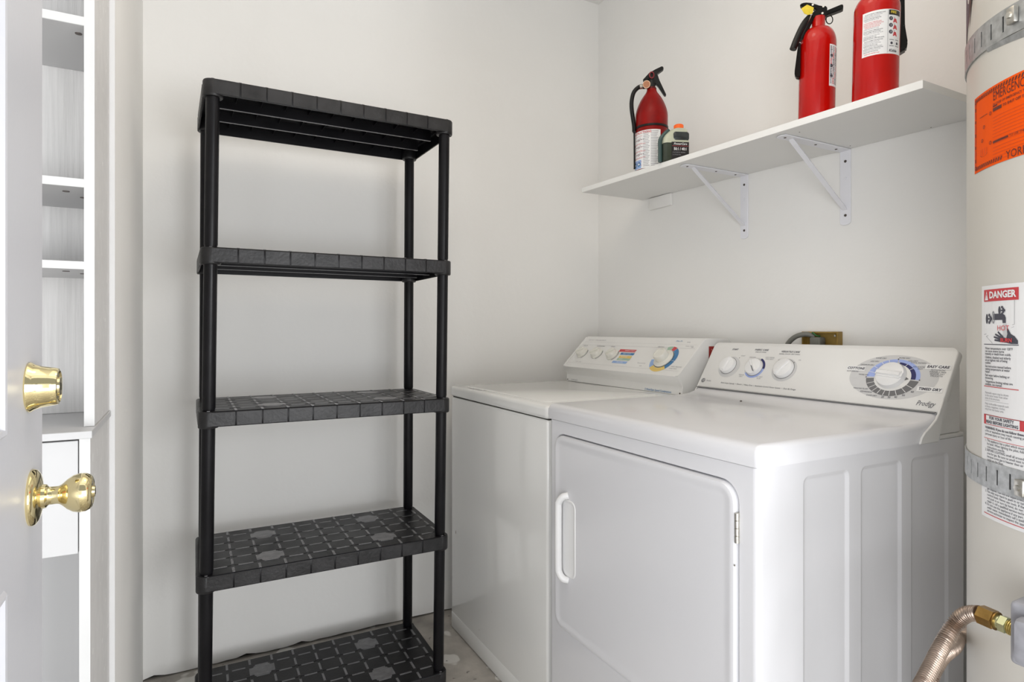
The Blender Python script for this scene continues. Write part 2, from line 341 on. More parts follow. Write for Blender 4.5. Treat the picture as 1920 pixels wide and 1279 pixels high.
# ------------------------------------------------------------------ black shelving unit
UX0, UX1, UYF, UYR = -1.641, -0.9354, -0.499, -0.130
UC = (UX0+UX1)/2; UM = (UYF+UYR)/2; UT = 0.041
def lean(c):
    k = 0.0036+(0.0125-0.0036)*(c.y-UYR)/(UYF-UYR); return Vector((c.x+(c.z-.9)*k, c.y, c.z))
unit = thing('shelving_unit', 'tall black plastic five-shelf storage rack standing empty against the back wall', 'shelving unit', (UC, UM, 0))
ZS = [1.7854, 1.343, 0.911, 0.4806, 0.056]
PX = 0.066; PY = 0.067
def shelf_tier(z):
    g = G(); t = UT; b = z-t
    prof = [(0, b), (0, z-.003), (.003, z)]
    # rim: outer skin and inner skin
    L = [[(x, y, zz) for x, y in rrect(UX0, UX1, UYF, UYR, .024, 8, d)] for d, zz in ((.0045, b+.0), (0.0005, b), (0, b+.001), (0, z-.003), (.001, z-.001), (.003, z))]
    L0 = [[(x, y, zz) for x, y in rrect(UX0, UX1, UYF, UYR, .024, 8, .0045)] for zz in (z-.006,)]
    g.loops(L0+L, blk, cap=False); 
    g.loops([[(x, y, z) for x, y in rrect(UX0, UX1, UYF, UYR, .024, 8, .003)]], blk, cap=True)
    g.loops([[(x, y, z-.006) for x, y in rrect(UX0, UX1, UYF, UYR, .024, 8, .0045)]], blk, cap=True)
    # proud rim panels between the vertical grooves
    for k in range(-5, 5):
        x0 = UC+k*PX; x1 = x0+PX
        for y0, y1 in ((UYF-.0011, UYF+.002), (UYR-.002, UYR+.0011)): g.box(x0+.0016, x1-.0016, y0, y1, b+.0015, z-.003, blk_rim, .0006, 1)
    for k in range(-2, 2):
        y0 = UM+k*PY; y1 = y0+PY
        for x0, x1 in ((UX0-.0011, UX0+.002), (UX1-.002, UX1+.0011)): g.box(x0, x1, y0+.0015, y1-.0015, b+.0015, z-.003, blk_rim, .0006, 1)
    # corner sockets
    for cx in (UX0+.024, UX1-.024):
        for cy in (UYF+.024, UYR-.024): g.lathe([(.0235, b-.004), (.025, b-.002), (.0252, b+.004), (.0250, z-.004), (.0235, z-.0008), (0, z-.0006)] if cx else [], Matrix.Translation((cx, cy, 0)), blk_rim, 28)
    # underside ribs
    for y in (UM-.06, UM+.06): g.box(UX0+.03, UX1-.03, y-.003, y+.003, b+.004, b+.0052, blk_dash); g.box(UX0+.03, UX1-.03, y-.0012, y+.0012, b+.0052, z-.005, blk)
    for k in range(-5, 6): g.box(UC+k*PX-.001, UC+k*PX+.001, UYF+.004, UYR-.004, z-.016, z-.005, blk)
    for i in range(-2, 2):
        for y in (UM-.03, UM+.03, UM+.09): g.prism([(UC+(i+.5)*PX+a*1.0, y+c) for a, c in rrect(-.022, .022, -.012, .012, .009, 4)], 'z', z-.010, z-.005, blk_rim, .001, 1, True)
    # tread pattern: raised tiles, smooth dashes with painted-in sheen in the joints
    patch = {(-3, -2), (-3, 1), (2, -2), (2, 1)}
    for i in range(-5, 5):
        for j in range(-2, 2):
            x0 = UC+i*PX; y0 = UM+j*PY
            if (i, j) in patch:
                c = .014; a0, a1, b0, b1 = x0-.004, x0+PX+.004, y0+.004, y0+PY-.004
                g.prism([(a0+c, b0), (a1-c, b0), (a1-c*.9, b0+c*.55), (a1, b0+c), (a1, b1-c), (a1-c*.9, b1-c*.55), (a1-c, b1), (a0+c, b1), (a0+c*.9, b1-c*.55), (a0, b1-c), (a0, b0+c), (a0+c*.9, b0+c*.55)], 'z', z-.001, z+.0016, blk_patch, .0004, 1, True)
            else: g.box(x0+.0035, x0+PX-.0035, y0+.0035, y0+PY-.0035, z-.001, z+.0009, blk, .0005, 1)
    for i in range(-5, 5):
        for j in range(-2, 3):
            x0 = UC+i*PX
            if (i, j) in patch and False: continue
            g.box(x0+.014, x0+PX-.014, UM+j*PY-.0030, UM+j*PY+.0030, z-.0005, z+.0012, blk_dash)
    for i in range(-5, 6):
        for j in range(-3, 3):
            y0 = UM+j*PY; a, c = y0+.013, y0+PY-.013
            if j == -3: a = UYF+.004
            if j == 2: c = UYR-.004
            if a < c-.005: g.box(UC+i*PX-.0034, UC+i*PX+.0034, a, c, z-.0005, z+.0012, blk_dash)
    return g
for z in ZS: shelf_tier(z).build('shelf', None, unit, warp=lean)
for lo, hi in zip(ZS[1:], ZS[:-1]):
    for cx in (UX0+.024, UX1-.024):
        for cy in (UYF+.024, UYR-.024):
            g = G(); g.lathe([(.0150, lo+.0005), (.0168, lo+.008), (.0168, hi-UT-.010), (.0172, hi-UT-.0045)], Matrix.Translation((cx, cy, 0)), blk, 28); g.build('post', blk, unit, warp=lean)
for cx in (UX0+.024, UX1-.024):
    for cy in (UYF+.024, UYR-.024):
        g = G(); g.lathe([(.019, 0), (.020, .002), (.020, .0113)], Matrix.Translation((cx, cy, 0)), blk, 24); g.build('foot', blk, unit, warp=lean)

# ------------------------------------------------------------------ washer
WX, WL, WR = -.7834, -.1336, -.8278
wa = thing('washing_machine', 'off-white top-loading washer with small rust chips, beside the black rack', 'washer', (-.42, -.48, 0))
g = G(); g.box(WX, -.045, WR+.001, WL, .0, .873, wash_m, .008, 3)
wb = g.build('cabinet', wash_m, wa)
g = G(); g.box(WX-.0012, WX+.01, WR+.004, WL-.003, .004, .0635, wash_m, .003, 2); g.build('toe_panel', wash_m, wa)
g = G(); g.box(WX+.006, -.05, WR+.004, WL-.004, .8725, .8752, dark_m); g.build('top_gap', dark_m, wa)
g = G(); g.box(WX-.004, -.040, WR-.002, WL+.002, .875, .914, wash_m, .012, 4); g.build('top_panel', wash_m, wa)
g = G()
g.loops([[(x, y, z) for x, y in rrect(-.755, -.315, -.765, -.195, .03, 6, d)] for d, z in ((-.003, .9141), (-.001, .9128), (0, .9140), (.001, .9160), (.005, .9172))], wash_m)
g.build('lid', wash_m, wa)
g = G(); g.box(-.765, -.745, -.37, -.25, .9142, .9150, grey1, .0003, 1); g.build('lid_notch', grey1, wa)
# console
prof = [(-.2695, .9145), (-.2695, .927), (-.2676, .942), (-.2872, .9750), (-.2866, .9762), (-.1684, 1.0938), (-.1600, 1.0975), (-.060, 1.094), (-.050, 1.085), (-.050, .9145)]
g = G(); g.prism(prof, 'y', -.8153, -.1447, wash2_m, .0012, 1); con = g.build('console', wash2_m, wa)
P2 = Vector((-.2872, 0, .976)); P3 = Vector((-.1674, 0, 1.0952)); ev = (P3-P2).normalized(); en = Vector((-ev.z, 0, ev.x))
def mpw(u, v, h): return P2+ev*v+en*h+Vector((0, -.1447-u, 0))
# raised side trims and face plate
def slab(mp, u0, u1, v0, v1, h0, h1, m, g, bev=.0006):
    t = bmesh.new(); c = [mp(u, v, h) for h in (h0, h1) for u, v in ((u0, v0), (u1, v0), (u1, v1), (u0, v1))]
    vs = [t.verts.new(p) for p in c]
    for f in ((0, 1, 2, 3), (4, 5, 6, 7), (0, 1, 5, 4), (1, 2, 6, 5), (2, 3, 7, 6), (3, 0, 4, 7)): t.faces.new([vs[i] for i in f])
    bmesh.ops.recalc_face_normals(t, faces=list(t.faces)); bmesh.ops.bevel(t, geom=list(t.edges), offset=bev, segments=2, affect='EDGES'); g.add(t, m)
for u0, u1 in ((-.0006, .013), (.6576, .6712)):
    g = G(); slab(mpw, u0, u1, .0005, .1675, -.002, .0022, wash2_m, g, .001); g.build('console_end_trim', wash2_m, wa)
dc = Decal(mpw)
dc.rect(.016, .655, .1235, .1240, inkl); dc.rect(.016, .655, .1405, .1408, inkl); dc.rect(.016, .655, .0225, .0229, inkl)
for (a, b, c, dd, m) in ((.2836, .3785, .0945, .1075, redp), (.3045, .382, .0798, .0905, blue3), (.309, .380, .0632, .0755, yel), (.3075, .381, .0525, .0625, grn), (.293, .377, .0365, .0478, blue4)):
    dc.rect(a, b, c, dd, m)
for i, (s, y) in enumerate((('RINSES & FABRICS', .101), ('HEAVY DUTY', .085), ('PERM PRESS', .0695), ('KNITS', .0575), ('DELICATES', .042))): dc.text(s, .318, y, .0075, white_l)
dc.text('HEAVY DUTY  •  EXTRA LARGE CAPACITY', .035, .1515, .0062, inkl)
for u, s in ((.030, 'LOAD SIZE'), (.122, 'WATER TEMP'), (.160, 'SPEED'), (.215, 'OPTIONS')): dc.text(s, u, .1185, .006, ink)
dc.text('- - -  •  COLD  •  WARM', .05, .029, .005, inkl); dc.text('REGULAR CYCLE', .435, .045, .0055, inkl); dc.text('SOAK', .455, .032, .0055, inkl)
for s, u, v in (('RINSE', .60, .152), ('SOAK CYCLE', .607, .1335), ('OFF', .635, .1285), ('PERM PRESS', .477, .1265), ('KNITS / DELICATES', .608, .040), ('HAND WASH', .605, .031)): dc.text(s, u, v, .006, inkl)
dc.text('Filter Flo', .545, .1565, .0085, blue3, shear=.3)
for a0, a1, m in ((-48, -8, blue3), (-6, 60, blue3), (62, 84, redp), (86, 112, grn), (186, 226, blue4), (228, 312, yel)): dc.arc(.5495, .0715, .0400, .0565, a0, a1, m, sy=1.04)
dc.build('console_print', wa)
def mpw2(u, v, h): return Vector((-.2695-h, -.1447-u, .9145+v))
dc = Decal(mpw2); dc.text('5 Wash/Spin Speed Combinations', .49, .0065, .0095, blue3, shear=.3, bold=.01); dc.build('strip_lettering', wa); dc = Decal(mpw2); dc.text('GE APPLIANCES', .035, .0065, .0065, inkl); dc.build('maker_lettering', wa)
for u in (.010, .660):
    g = G(); p = mpw2(u, .006, 0); g.cyl(p+Vector((.001, 0, 0)), p-Vector((.0012, 0, 0)), .0026, m=screwd, n=12); g.build('screw', screwd, wa)
g = G(); g.box(-.267, -.262, -.80, -.15, .9135, .9147, dark_m); g.build('console_gap', dark_m, wa)
def knob_mtx(mp, u, v, ev_, en_):
    o = mp(u, v, 0); yv = Vector((0, -1, 0)); R = Matrix((yv, ev_, en_)).transposed().to_4x4(); return Matrix.Translation(o) @ R
for u in (.062, .1615, .262):
    g = G(); mt = knob_mtx(mpw, u, .077, ev, en); 
    dcr = Decal(mpw); dcr.arc(u+.003, .0755, .0255, .0285, -65, 45, seam_m); dcr.build('knob_scale', wa)
    g.lathe([(.026, 0), (.026, .004), (.0225, .006), (.0215, .016), (.0195, .019), (0, .0195)], mt, knobw, 36); k = g.build('selector_knob', knobw, wa)
    g = G(); g.box(-.0205, .0205, -.004, .004, .0185, .0235, knobw, .0012, 2); g.bm.transform(mt @ Matrix.Rotation(.6, 4, 'Z')); g.build('knob_grip', knobw, k, ) 
g = G(); mt = knob_mtx(mpw, .5495, .0715, ev, en)
g.lathe([(.0385, 0), (.0385, .004), (.033, .006), (.026, .010), (.0255, .028), (.023, .0315), (.018, .032), (.017, .029), (0, .029)], mt, knobw, 40); g.build('timer_dial', knobw, wa)
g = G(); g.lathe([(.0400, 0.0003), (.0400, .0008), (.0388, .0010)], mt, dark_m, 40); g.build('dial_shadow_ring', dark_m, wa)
# red sticker on the right end of the console
def mps(u, v, h): return Vector((-.135+u, -.8153-h, 1.045+v))
dc = Decal(mps); dc.rect(-.018, .030, -.026, .026, redd, 1); dc.text('32', .000, .010, .017, pinkt, align='CENTER'); dc.text('NA', .002, -.010, .010, pinkt, align='CENTER')
dc.build('red_number_sticker', wa, 'dark red sticker reading 32')

# ------------------------------------------------------------------ dryer
DX, DL, DR, DB = -.7905, -.8524, -1.5408, -.112
dr = thing('clothes_dryer', 'white front-loading dryer with square door and grey oval dial panel, beside the water heater', 'dryer', (-.45, -1.197, 0))
door_o = (-1.5000, -.8790, .3310, .8510); DRR = .042
g = G(); zt = .8815
# front wrap: flat plate with door opening, rounded vertical edges, returns on both sides
def PF(y, z): return (DX, y, z)
fr = .012
outer = [(DR+fr, .0), (DL-fr, .0), (DL-fr, zt), (DR+fr, zt)]
hole = rrect(*door_o, DRR, 8)
g.holes(outer, [hole], PF, dry_m)
g.loops([[(DX+dx, y, z) for y, z in rrect(*door_o, DRR, 8, d)] for d, dx in ((0, 0), (.002, .001), (.004, .006), (.005, .012))], dry_m, cap=False)
for ys, sg in ((DR, 1), (DL, -1)):
    t = bmesh.new(); col = []
    for k in range(7):
        a = PI/2*k/6; x = DX+fr-fr*math.cos(a); y = ys+sg*(fr-fr*math.sin(a)); col.append((x, y))
    col.append((-.7345, ys))
    vs = [(t.verts.new((x, y, 0)), t.verts.new((x, y, zt))) for x, y in col]
    for a, b in zip(vs, vs[1:]): t.faces.new((a[0], b[0], b[1], a[1]))
    g.add(t, dry_m)
g.build('front_panel', dry_m, dr, ang=40)
# side panel with three pressed recesses
g = G(); recs = [(-.6700, -.5320), (-.4955, -.3550), (-.3210, -.1750)]
def PS(x, z): return (x, DR+.0012, z)
H_ = [rrect(a, b, .07, .855, .016, 6) for a, b in recs]
g.holes([(-.7335, 0), (DB, 0), (DB, .8835), (-.7335, .8835)], H_, PS, dry_m)
for a, b in recs: g.loops([[(x, DR+.0012+dy, z) for x, z in rrect(a, b, .07, .855, .016, 6, d)] for d, dy in ((0, 0), (.002, .0004), (.007, .0036), (.010, .0042))], dry_m)
t = bmesh.new(); vs = [t.verts.new(p) for p in ((DB, DR+.0012, 0), (DB, DL, 0), (DB, DL, .8835), (DB, DR+.0012, .8835))]; t.faces.new(vs); g.add(t, dry_m)
t = bmesh.new(); vs = [t.verts.new(p) for p in ((-.7345, DL, 0), (DB, DL, 0), (DB, DL, .8835), (-.7345, DL, .8835))]; t.faces.new(vs); g.add(t, dry_m)
t = bmesh.new(); vs = [t.verts.new(p) for p in ((-.76, DL, .0), (-.76, DR+.006, .0), (DB, DR+.0012, .0), (DB, DL, .0))]; t.faces.new(vs); g.add(t, dry_m)
g.build('side_panel', dry_m, dr, ang=40)
g = G(); g.box(-.7350, -.7325, DR+.0020, DR+.004, 0, .8815, seam_m); g.build('side_seam', seam_m, dr)
g = G(); g.box(-.768, -.125, DR+.01, DL-.006, .8805, .8835, dark_m); g.build('top_gap', dark_m, dr)
# rear top ledge and back panel
g = G(); g.box(-.235, DB+.002, DR+.001, DL-.002, .8835, .8925, dryp_m, .002, 2); g.build('rear_ledge', dryp_m, dr)
# lid (worktop) swept up to the console
pr = [(-.7960, .8835), (-.7975, .900), (-.7965, .9120), (-.7925, .9195), (-.7860, .9232), (-.777, .9247), (-.36, .9247), (-.315, .9255), (-.285, .9285), (-.262, .9335), (-.245, .940), (-.236, .9446), (-.225, .9446), (-.225, .8835)]
g = G(); t = bmesh.new(); ys = []
n = 7; R = .017
for k in range(n):
    a = PI/2*k/(n-1); ys.append((R-R*math.sin(a), R-R*math.cos(a)))   # inset from the end, drop
secs = []
for sg, base in ((1, -1.5470), (-1, -.8478)):
    for i_, (ins, drop) in enumerate(ys): pass
def sec(y, d):
    # section scaled in by d at the ends (rounded ends)
    out = []
    for x, z in pr:
        zz = z if z <= .8836 else z-(d if z > .905 else d*max(0, (z-.8836)/.0215))
        xx = x+d*.8 if x < -.7 else x
        out.append((xx, y, zz))
    return out
L = []
for k in range(6):
    a = PI/2*k/5; L.append(sec(-1.5470+.012*(1-math.cos(a)), .012*(1-math.sin(a))))
for k in range(5, -1, -1):
    a = PI/2*k/5; L.append(sec(-.8478-.012*(1-math.cos(a)), .012*(1-math.sin(a))))
t.free(); g.loops(L, dry_m, cap=True, capback=True); g.build('top_panel', dry_m, dr, ang=50)
# door
g = G(); y0, y1, z0, z1 = door_o
g.loops([[(DX+dx, y, z) for y, z in rrect(y0, y1, z0, z1, DRR, 8, d)] for d, dx in ((.0055, .012), (.0055, .001), (.0062, -.0035), (.0085, -.0068), (.013, -.0080), (.019, -.0072), (.026, -.0055), (.034, -.0048))], dry_m)
door = g.build('door', dry_m, dr, ang=30)
g = G()   # handle: bar with returns, and its shallow cup
hx = DX-.0048
g.tube([(hx+.002, -.948, .694), (hx-.010, -.940, .690), (hx-.016, -.931, .676), (hx-.017, -.929, .655), (hx-.017, -.929, .515), (hx-.016, -.931, .492), (hx-.010, -.940, .478), (hx+.002, -.948, .474)], 0.0092, dry_w, 14)
g.loops([[(hx+dx, y, z) for y, z in rrect(-.985, -.925, .484, .684, .02, 6, d)] for d, dx in ((0, -.0002), (.002, -.0022), (.004, -.0024), (.007, -.0008), (.012, -.0004))], dry_w)
g.build('handle', dry_w, door)
g = G()
for k in range(4):
    za = .740+k*.01375; g.cyl((DX-.0045, -1.4975, za+.0006), (DX-.0045, -1.4975, za+.0131), .0042, m=zinc, n=12)
g.box(DX-.006, DX+.004, -1.5005, -1.4945, .740, .795, zinc, .0008, 1); g.build('hinge', zinc, door, label='metal door hinge')
g = G(); g.cyl((DX-.0068, -1.4950, .700), (DX-.0082, -1.4950, .700), .0018, m=zinc, n=10); g.build('door_screw', zinc, door)
# console
E0 = Vector((-.2349, 0, .9462)); E1 = Vector((-.1525, 0, 1.0811)); dv = (E1-E0).normalized(); dn = Vector((-dv.z, 0, dv.x))
def mpd(u, v, h): return E0+dv*v+dn*h+Vector((0, -.846-u, 0))
g = G()
shp = rrect(-.0035, .7050, -.0005, .1635, .016, 6)
shp = [(u, v) for u, v in shp]
# face slab with rounded upper corners
t_pts = [(-.0035, -.001), (.7050, -.001)]+[(.7050-.016+.016*math.cos(a), .1470+.016*math.sin(a)) for a in [PI/2*k/6 for k in range(7)]]+[(-.0035+.016+.016*math.cos(a), .1470+.016*math.sin(a)) for a in [PI/2+PI/2*k/6 for k in range(7)]]
def inset(P, d):
    c = (sum(p[0] for p in P)/len(P), sum(p[1] for p in P)/len(P)); hu = .354; hv = .082
    return [(c[0]+(p[0]-c[0])*(1-d/hu), c[1]+(p[1]-c[1])*(1-d/hv)) for p in P]
cp = [(u, v) for u, v in t_pts]
g.loops([[mpd(u, v, h) for u, v in P] for P, h in ((inset(cp, .002), -.020), (cp, -.018), (cp, -.003), (inset(cp, .0009), -.0009), (inset(cp, .003), 0))], dryp_m)
g.build('console_face', dryp_m, dr, ang=50)
# body behind the face
g = G(); g.prism([(-.222, .893), (-.226, .935), (-.140, 1.068), (-.122, 1.066), (-.119, 1.040), (-.119, .893)], 'y', -1.536, -.860, dryp_m, .002, 1); g.build('console_back', dryp_m, dr)
# end feet sweeping down over the lid ends
foot = [(-.3090, .8835), (-.3030, .8960), (-.2900, .9075), (-.2680, .9190), (-.2480, .9320), (-.2370, .9446), (-.2180, .9750), (-.2020, .9660), (-.2240, .9240), (-.2360, .8930), (-.2400, .8835)]
for ya, yb in ((-1.5520, -1.5472), (-.8476, -.8440)):
    g = G(); g.prism(foot, 'y', ya, yb, dryp_m, .0012, 1); g.build('console_foot', dryp_m, dr)
g = G(); g.box(-.2420, -.2350, -1.545, -.850, .9440, .9462, seam_m); g.build('console_seam', seam_m, dr)
g = G(); g.cyl((-.3100, -1.0840, .9246), (-.3100, -1.0840, .9290), .0030, m=screwd, n=12); g.build('lid_pin', screwd, dr)
# printed panel
dc = Decal(mpd)
OC = (.581, .0785); RC = (.5830, .0770); RS = .81
dc.disc(OC[0], OC[1], .1020, grey1, 1, .585, 64)
def ring(r0, r1, a0, a1, m, k=2.0): dc.arc(RC[0], RC[1], r0, r1, a0, a1, m, k, RS)
ring(.036, .0613, 90, 182, blue1); ring(.052, .0613, -3, 88, blue1); ring(.036, .0520, -3, 83, blue2, 2.2)
ring(.034, .0613, 187, 353, grey2)
for a in (110, 126, 146, 165): ring(.034, .0613, a-.6, a+.6, white_l, 3)
for a in (40, 62): ring(.037, .052, a-.7, a+.7, white_l, 3)
for a in (205, 220, 234, 248, 262, 276, 292, 312, 330): ring(.040, .0600, a-.7, a+.7, white_l, 3)
dc.disc(RC[0], RC[1], .0420, dryp_m, 3.5, .86, 40)
for a in (90, -3, 184): dc.disc(RC[0]+.0615*math.cos(math.radians(a)), RC[1]+.0615*RS*math.sin(math.radians(a)), .0016, ink, 4)
dc.poly([(RC[0]+.0385, RC[1]-.002), (RC[0]+.030, RC[1]+.0035), (RC[0]+.030, RC[1]-.006)], [(0, 1, 2)], grey2, 5)
for s, u, v, sz in (('COTTONS', .4885, .0961, .0088), ('EASY CARE', .6740, .1108, .0088), ('TIMED DRY', .6715, .0530, .0088)):
    wd = .0235 if s == 'COTTONS' else .0265
    dc.rect(u-wd, u+wd, v-.0062, v+.0062, white_l, 3); dc.text(s, u, v, sz, ink, 4, align='CENTER', bold=.045, shear=.15, spacing=1.05)
for s, u, v in (('AUTOMATIC', .4830, .0870), ('MORE DRY', .5140, .0793), ('OPTIMUM DRY', .5140, .1073), ('LESS DRY', .5290, .1180), ('DAMP DRY', .5420, .1275),
                ('MORE DRY', .5960, .1303), ('LESS DRY', .6170, .1235), ('COOL DOWN', .6300, .1190), ('DELICATES', .6340, .1085), ('EASY', .6380, .1035),
                ('MINUTES FLUFF', .5180, .0410), ('DEWRINKLE', .5340, .0335), ('DAMP DRY', .5500, .0250), ('AUTOMATIC', .6760, .1025), ('WRINKLE FREE', .6765, .0975), ('SENSOR DRY', .6765, .0925), ('DELICATES', .6765, .0875)):
    dc.text(s, u, v, .0052, ink, 3, align='CENTER')
for s, u, v in (('20', .5765, .0236), ('30', .5912, .0241), ('40', .6057, .0264), ('50', .6211, .0329), ('60', .6375, .0435)): dc.text(s, u, v, .0068, ink, 3, align='CENTER', bold=.01)
dc.text('Prodigy', .6720, .0172, .0175, ink, 2, align='CENTER', shear=.35, sx=.72)
dc.build('dial_print', dr); dc = Decal(mpd)
# left controls
dc.disc(.0925, .0760, .0385, grey1, 1, .95); dc.disc(.2870, .0780, .0385, grey1, 1, .95)
dc.arc(.1870, .0785, .024, .0335, -145, 5, blue1, 1); dc.arc(.1870, .0785, .024, .0345, -2, 70, blue2, 1.5); dc.arc(.1870, .0785, .030, .0335, 195, 215, grey1, 1)
dc.arc(.1870, .0785, .024, .0335, 70, 130, grey1, 1)
for s, u, v, sz in (('START', .0885, .1380, .0078), ('FABRIC CARE', .1860, .1395, .0080), ('VERSATILE CARE', .2845, .1365, .0080)): dc.text(s, u, v, sz, ink, 3, align='CENTER', shear=.2, bold=.015)
dc.text('END OF CYCLE', .1860, .1315, .0055, ink, 3, align='CENTER', shear=.2); dc.text('SIGNAL ON/OFF  DRY TIMING', .2845, .1285, .0050, ink, 3, align='CENTER', shear=.2)
for s, u, v in (('START', .129, .1165), ('REGULAR', .165, .1130), ('LOW SIGNAL', .2260, .1150), ('HIGH HEAT', .2260, .1095), ('MEDIUM', .151, .0520), ('HEAT', .151, .0465), ('NO HEAT', .2160, .0500), ('FLUFF', .2160, .0445), ('OFF', .2600, .1085), ('ON', .3240, .1110)): dc.text(s, u, v, .0052, inkl, 3, align='CENTER')
dc.disc(.1180, .1090, .0013, ink, 3); dc.disc(.3100, .1030, .0013, ink, 3)
dc.text('Extra Large Capacity  •  Electric  |  Heavy Duty  |  Automatic Control Sensor System  •  Duct By Design', .0870, .0205, .0066, ink, 2, shear=.2, sx=.93)
dc.disc(.0140, .0225, .0080, grey2, 2, 1.0); dc.arc(.0140, .0225, .0064, .0070, 0, 360, white_l, 3); dc.text('GE', .0140, .0225, .0078, white_l, 4, align='CENTER', shear=.3); dc.text('Profile', .0270, .0225, .0072, inkl, 2, shear=.4)
dc.build('console_print', dr)
def dknob(u, v, r, rot, h=.020, deco=None):
    mt = knob_mtx(mpd, u, v, dv, dn); g = G()
    g.lathe([(r+.001, .0005), (r+.001, .003), (r, .006), (r-.0015, .0115), (r-.004, .0130), (0, .0135)], mt, dry_w, 40); k = g.build('knob', dry_w, dr)
    g = G(); t = bmesh.new(); bmesh.ops.create_cube(t, size=1)
    for vv in t.verts: vv.co = (vv.co.x*(2*r-.003), vv.co.y*(r*.50 if vv.co.z > 0 else r*.72), .0105+vv.co.z*(h-.006)*.5*2*.5+.003)
    bmesh.ops.bevel(t, geom=list(t.edges), offset=.0042, segments=3, affect='EDGES'); t.transform(mt @ Matrix.Rotation(rot, 4, 'Z')); g.add(t, dry_w); g.build('knob_grip', dry_w, k)
    g = G(); g.lathe([(r+.0022, .0004), (r+.0022, .0009), (r+.001, .001)], mt, seam_m, 40); g.build('knob_shadow_gap', seam_m, k)
    return k
dknob(.0880, .0800, .0270, 1.45); dknob(.1860, .0795, .0265, 2.25); dknob(.2860, .0810, .0290, 1.0)
g = G(); mt = knob_mtx(mpd, .1860, .0795, dv, dn); g.box(.004, .0255, -.0005, .0005, .0165, .0205, ink); g.bm.transform(mt @ Matrix.Rotation(2.25+PI, 4, 'Z')); g.build('pointer_line', ink, dr)
dknob(.5800, .0810, .0330, PI*.97, .028)

# ------------------------------------------------------------------ wall shelf, brackets, cleat
SA = math.atan(.02336)
shr = thing('wall_shelf', 'long white melamine board shelf mounted above the washer and dryer', 'shelf', (-.15, -.93, 1.645))
g = G(); g.box(-.3052, -.001, -1.5547, -.3089, 0, .0175, shelf_m, .0006, 1)
def tilt(c): return Vector((c.x, c.y, c.z+1.6625+(c.y+.3089)*.02336))
sb = g.build('board', None, shr, warp=tilt)
g = G(); g.box(-.3062, -.3052, -1.5547, -.3089, .0002, .0173, M('bright_edge_band', (0.90, 0.90, 0.88), 0.4)); g.build('front_edge_band', None, shr, warp=tilt)
for (x, y) in ((-.012, -1.42), (-.03, -1.22), (-.26, -1.23)):
    g = G(); g.cyl((x, y, -.0006), (x, y, .001), .0016, m=screwd, n=8); g.build('nail_hole', None, shr, warp=tilt)
def bracket(yc, label, dz=0):
    zt_ = 1.6625+(yc+.3089)*.02336-.0004; hw = .0160
    b = thing('shelf_bracket', label, 'bracket', (-.002, yc, zt_-.1), group='white steel brackets under the wall shelf')
    g = G()
    def rounded(y0, y1, x0, x1): return [(x0+r_*0, y0) for r_ in ()]
    pts = [(-.002, yc-hw), (-.002, yc+hw)]+[(-.272-.012*math.sin(PI*k/8), yc+hw*math.cos(PI*k/8)) for k in range(9)]
    g.prism(pts, 'z', zt_-.0036, zt_-.0006, bracket_m, .0008, 1, True); g.build('arm', None, b)
    g = G(); zb = zt_-.214
    pts = [(yc-hw, zt_-.001), (yc+hw, zt_-.001)]+[(yc+hw*math.cos(PI*k/8)*1.0, zb+.006-.008*math.sin(PI*k/8)) for k in range(9)]
    g.prism(pts, 'x', -.0042, -.0012, bracket_m, .0008, 1, True); g.build('leg', None, b)
    g = G(); a = Vector((-.232, yc, zt_-.006)); c = Vector((-.006, yc, zt_-.168)); d = (c-a).normalized(); nrm = Vector((d.z, 0, -d.x)); hb = .0078
    prof_ = [(-hb, -.003), (-hb*.6, .0025), (0, .0040), (hb*.6, .0025), (hb, -.003)]
    L = []
    for q, s in ((a-d*.012+Vector((0, 0, .002)), .45), (a, 1), (a+d*.02, 1), (c-d*.02, 1), (c, 1), (c+d*.012, .5)):
        L.append([tuple(q+Vector((0, u*s, 0))-nrm*h*s) for u, h in prof_])
    g.loops(L, bracket_m, cap=True, capback=True); g.build('diagonal_brace', None, b)
    for i, z in enumerate((.033, .082, .188)):
        g = G(); m = screwd if i != 1 else bracket_m; g.lathe([(.0040, 0), (.0036, .0014), (.0018, .0020), (0, .0014)], Matrix.Translation((-.0042, yc-.001, zt_-z)) @ Matrix.Rotation(-PI/2, 4, 'Y'), m, 12); g.build('screw', None, b)
    for x in (-.045, -.135, -.262):
        g = G(); g.lathe([(.0036, 0), (.003, .0012), (0, .0014)], Matrix.Translation((x, yc, zt_-.0036)) @ Matrix.Rotation(PI, 4, 'X'), screwd, 12); g.build('screw', None, b)
    return b
bracket(-.8300, 'white steel diagonal-braced bracket under the shelf, the left one above the washer')
bracket(-1.1880, 'white steel diagonal-braced bracket under the shelf, the right one above the dryer')
g = G(); g.box(-.014, -.001, -.486, -.363, 1.611, 1.6575, wall_m, .0015, 2)
cl = g.build('shelf_cleat', None); cl['label'] = 'small white painted block on the wall under the left end of the shelf'; cl['category'] = 'block'

